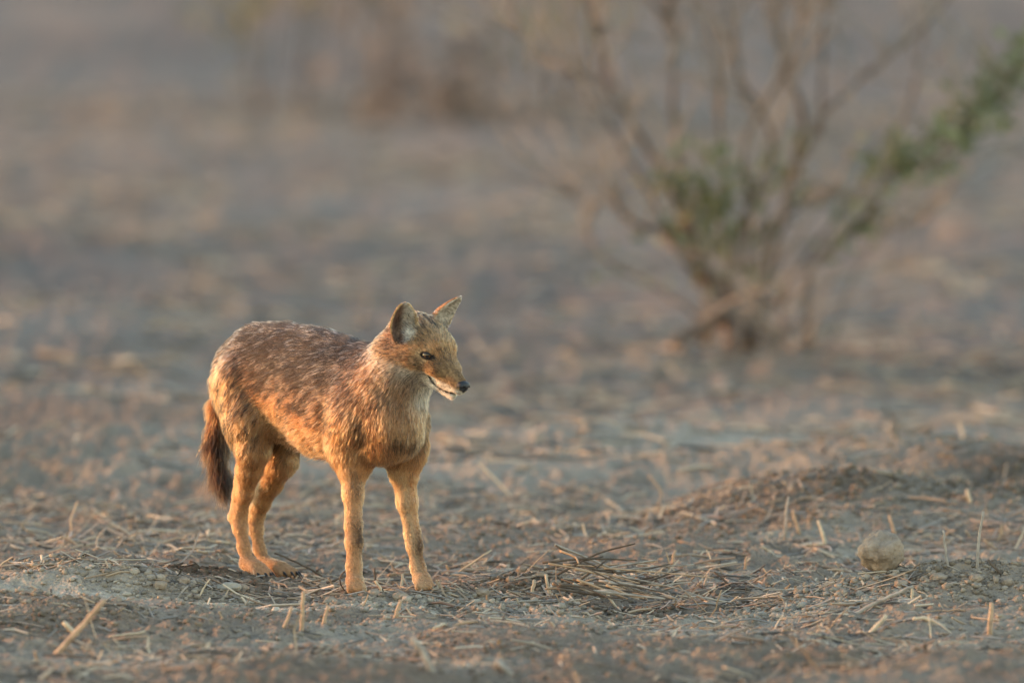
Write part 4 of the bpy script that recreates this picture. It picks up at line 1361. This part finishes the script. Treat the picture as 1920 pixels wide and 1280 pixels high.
stalk('leaning_straw', [(1820, 945), (1814, 918)], .0040, 'short blurred straw on top of the right bank', S[0])
stalk('leaning_straw', [(1160, 1142), (1128, 1100)], .0028, 'pale straw leaning left in front of the twig heap', S[0])
stalk('dark_straw', [(1381, 1106), (1340, 1071)], .0024, 'dark straw leaning left, right of the twig heap', dark_twig)
stalk('long_straw', [(1600, 1150), (1655, 1124), (1712, 1098)], .0036, 'long pale straw lying slantwise in the right foreground', S[2])
stalk('dark_straw', [(1884, 1078), (1852, 1049)], .0030, 'short dark twig slanting at the right edge', dark_twig, 'twig')
stalk('straw_stub', [(997, 1122), (1002, 1086)], .0034, 'pale split stub standing left of the twig heap', S[0])
stalk('straw_stub', [(1032, 1118), (1023, 1076)], .0030, 'pale stub leaning on the left end of the twig heap', S[0])
stalk('straw_stub', [(1258, 1064), (1266, 1030)], .0026, 'small upright stub above the twig heap', S[1])
stalk('straw_stub', [(1398, 1072), (1400, 1042)], .0026, 'small upright stub right of the twig heap', S[1])
stalk('straw_stub', [(1710, 1128), (1711, 1102)], .0030, 'small sunlit stub by the end of the long pale straw', S[0])
stalk('straw_stub', [(1856, 1192), (1859, 1128)], .0045, 'blurred upright stub at the lower right', S[1])
stalk('straw_stub', [(1666, 1072), (1667, 1040)], .0022, 'thin pale stub standing in front of the round clod', S[0])
stalk('lying_straw', [(1140, 1178), (1120, 1182), (1090, 1188)], .0048, 'pale curled straw lying in the centre foreground', S[0])
stalk('lying_straw', [(1770, 1172), (1740, 1160), (1712, 1160)], .0040, 'pale curved straw in the right foreground', S[0])
stalk('lying_straw', [(1625, 1192), (1662, 1152)], .0042, 'sunlit straw propped up in the right foreground', S[0])
stalk('split_straw', [(812, 1262), (790, 1215), (770, 1195)], .0060, 'broad pale blurred straw at the bottom centre', S[2])
stalk('split_straw', [(960, 1262), (930, 1235)], .0060, 'blurred straw leaning left at the bottom centre', S[2])
stalk('slender_twig', [(605, 1090), (560, 1062), (515, 1043)], .0020, 'slender dark twig lying behind between hind and front paws', dark_twig, 'twig', on_ground=False, lift=.006)
stalk('slender_twig', [(612, 1098), (648, 1085)], .0020, 'short dark twig ending at the right front paw', dark_twig, 'twig', on_ground=False, lift=.005)
stalk('slender_twig', [(330, 1128), (352, 1098)], .0018, 'thin pale twig on the dark soil, left of the flat clod', S[2], 'twig')
stalk('slender_twig', [(368, 1124), (394, 1084)], .0016, 'thin pale twig leaning beside the flat clod', S[0], 'twig')
stalk('front_stub', [(704, 1098), (703, 1063)], .0022, 'thin dark stub standing between the front paws', dark_twig)
stalk('front_stub', [(722, 1110), (703, 1088)], .0030, 'pale split straw lying between the front paws', S[0])
stalk('front_stub', [(752, 1104), (755, 1076)], .0024, 'pale stub just left of the left front paw', S[0])
stalk('front_stub', [(768, 1100), (757, 1082)], .0022, 'small grey stub leaning on the left front paw', S[2])

# the heap of long thin twigs
hp = [((1040, 1020), (1190, 1085)), ((1042, 1022), (1120, 1062)), ((1050, 1032), (1085, 1056))]
for i in range(44):
    x0 = lr.uniform(1015, 1150); y0 = lr.uniform(1058, 1112); L = lr.uniform(70, 210); an = lr.normal(.14, .16) * (1 if lr.random() < .8 else -1.6)
    hp.append(((x0, y0 - 8 * lr.random()), (x0 + L * math.cos(an), min(y0 + L * math.sin(an), 1122))))
for i, (a, b) in enumerate(hp):
    foot = G(b[0], max(b[1], 1090) + lr.uniform(0, 16)); Y = foot[1] + lr.normal(0, .015)
    p0 = PY(*a, Y + lr.normal(0, .02)); p1 = PY(*b, Y)
    for p in (p0, p1): p[2] = max(p[2], gz(p[0], p[1]) + .003)
    m = (p0 + p1) / 2 + lr.normal(0, .006, 3)
    q = smooth_path([p0, m, p1], 5)
    o = obj('heap_twig', mesh_np('heap_twig', *tube(q - p0, lr.uniform(.0012, .0026) * np.linspace(1, .6, len(q)), 5)), (S[2], dark_twig, S[1], dark_twig)[i % 4])
    o.location = Vector(p0)
    tag(o, 'long thin dry twig in the flat heap right of the front paws', 'twig', 'twigs of the heap in the hollow')

# scattered stalks: the largest are things of their own
temps = []
for k in range(10):
    n = 6; q = np.stack([np.linspace(0, 1, n), lr.normal(0, .018, n), lr.normal(0, .012, n)], 1); q[:, 1] += .06 * lr.normal() * np.sin(np.linspace(0, 3.1, n))
    v, f = tube(q, .02 * np.linspace(1, .8, n), 6)
    me = mesh_np('straw_stalk', v, f); me.materials.append(S[k % 3]); temps.append(me)
placed = 0
while placed < 230:
    row = lr.uniform(940, 1275) if lr.random() < .7 else lr.uniform(960, 1075)
    px = lr.uniform(-20, 1940); g = G(px, row)
    den = noise2(g[:1], g[1:2], 2.1, 71)[0] * .6 + noise2(g[:1], g[1:2], 6.5, 72)[0] * .4
    if lr.random() > sstep(.36, .6, den) + .08: continue
    if 1560 < px and row < 1000 and lr.random() < .8: continue
    if 250 < px < 480 and 1070 < row < 1115 and lr.random() < .8: continue
    if any(math.hypot(g[0] - f[0], (g[1] - f[1]) * .5) < .11 for f in FEET): continue
    L = lr.uniform(.03, .085) * (1.3 if row > 1150 else 1); rad = lr.uniform(.0014, .0030)
    up = lr.random() < .07
    el = lr.uniform(.5, 1.4) if up else abs(lr.normal(0, .16)); az = lr.normal(0, .7) + (math.pi if lr.random() < .5 else 0)
    d = np.array([math.cos(az) * math.cos(el), math.sin(az) * math.cos(el), math.sin(el)])
    z = gz(g[0], g[1])
    if not up:
        e = g + d * L; d = np.array([d[0] * L, d[1] * L, gz(e[0], e[1]) + rad + .004 * lr.random() - z]); d = d / np.linalg.norm(d)
    me = temps[int(lr.integers(len(temps)))]
    o = bpy.data.objects.new('straw_stalk', me); COL.objects.link(o)
    o.location = (g[0], g[1], z + (rad if not up else -.003))
    o.rotation_euler = Vector(d).to_track_quat('X', 'Z').to_euler()
    o.scale = (L, rad / .02, rad / .02 * lr.uniform(.5, 1))
    tone = ('pale', 'tan', 'grey')[temps.index(me) % 3]
    where = ('left of the jackal' if px < 420 else 'round the paws of the jackal' if px < 840 else 'near the twig heap' if px < 1400 else 'near the round clod' if px < 1760 else 'by the right edge')
    rowp = 'in the blurred foreground' if row > 1160 else 'on the near soil' if row > 1085 else 'on the soil farther back'
    tag(o, f"{tone} straw stalk {'standing' if up else 'lying'} {rowp} {where}", 'straw', 'straw stalks strewn over the near soil')
    placed += 1
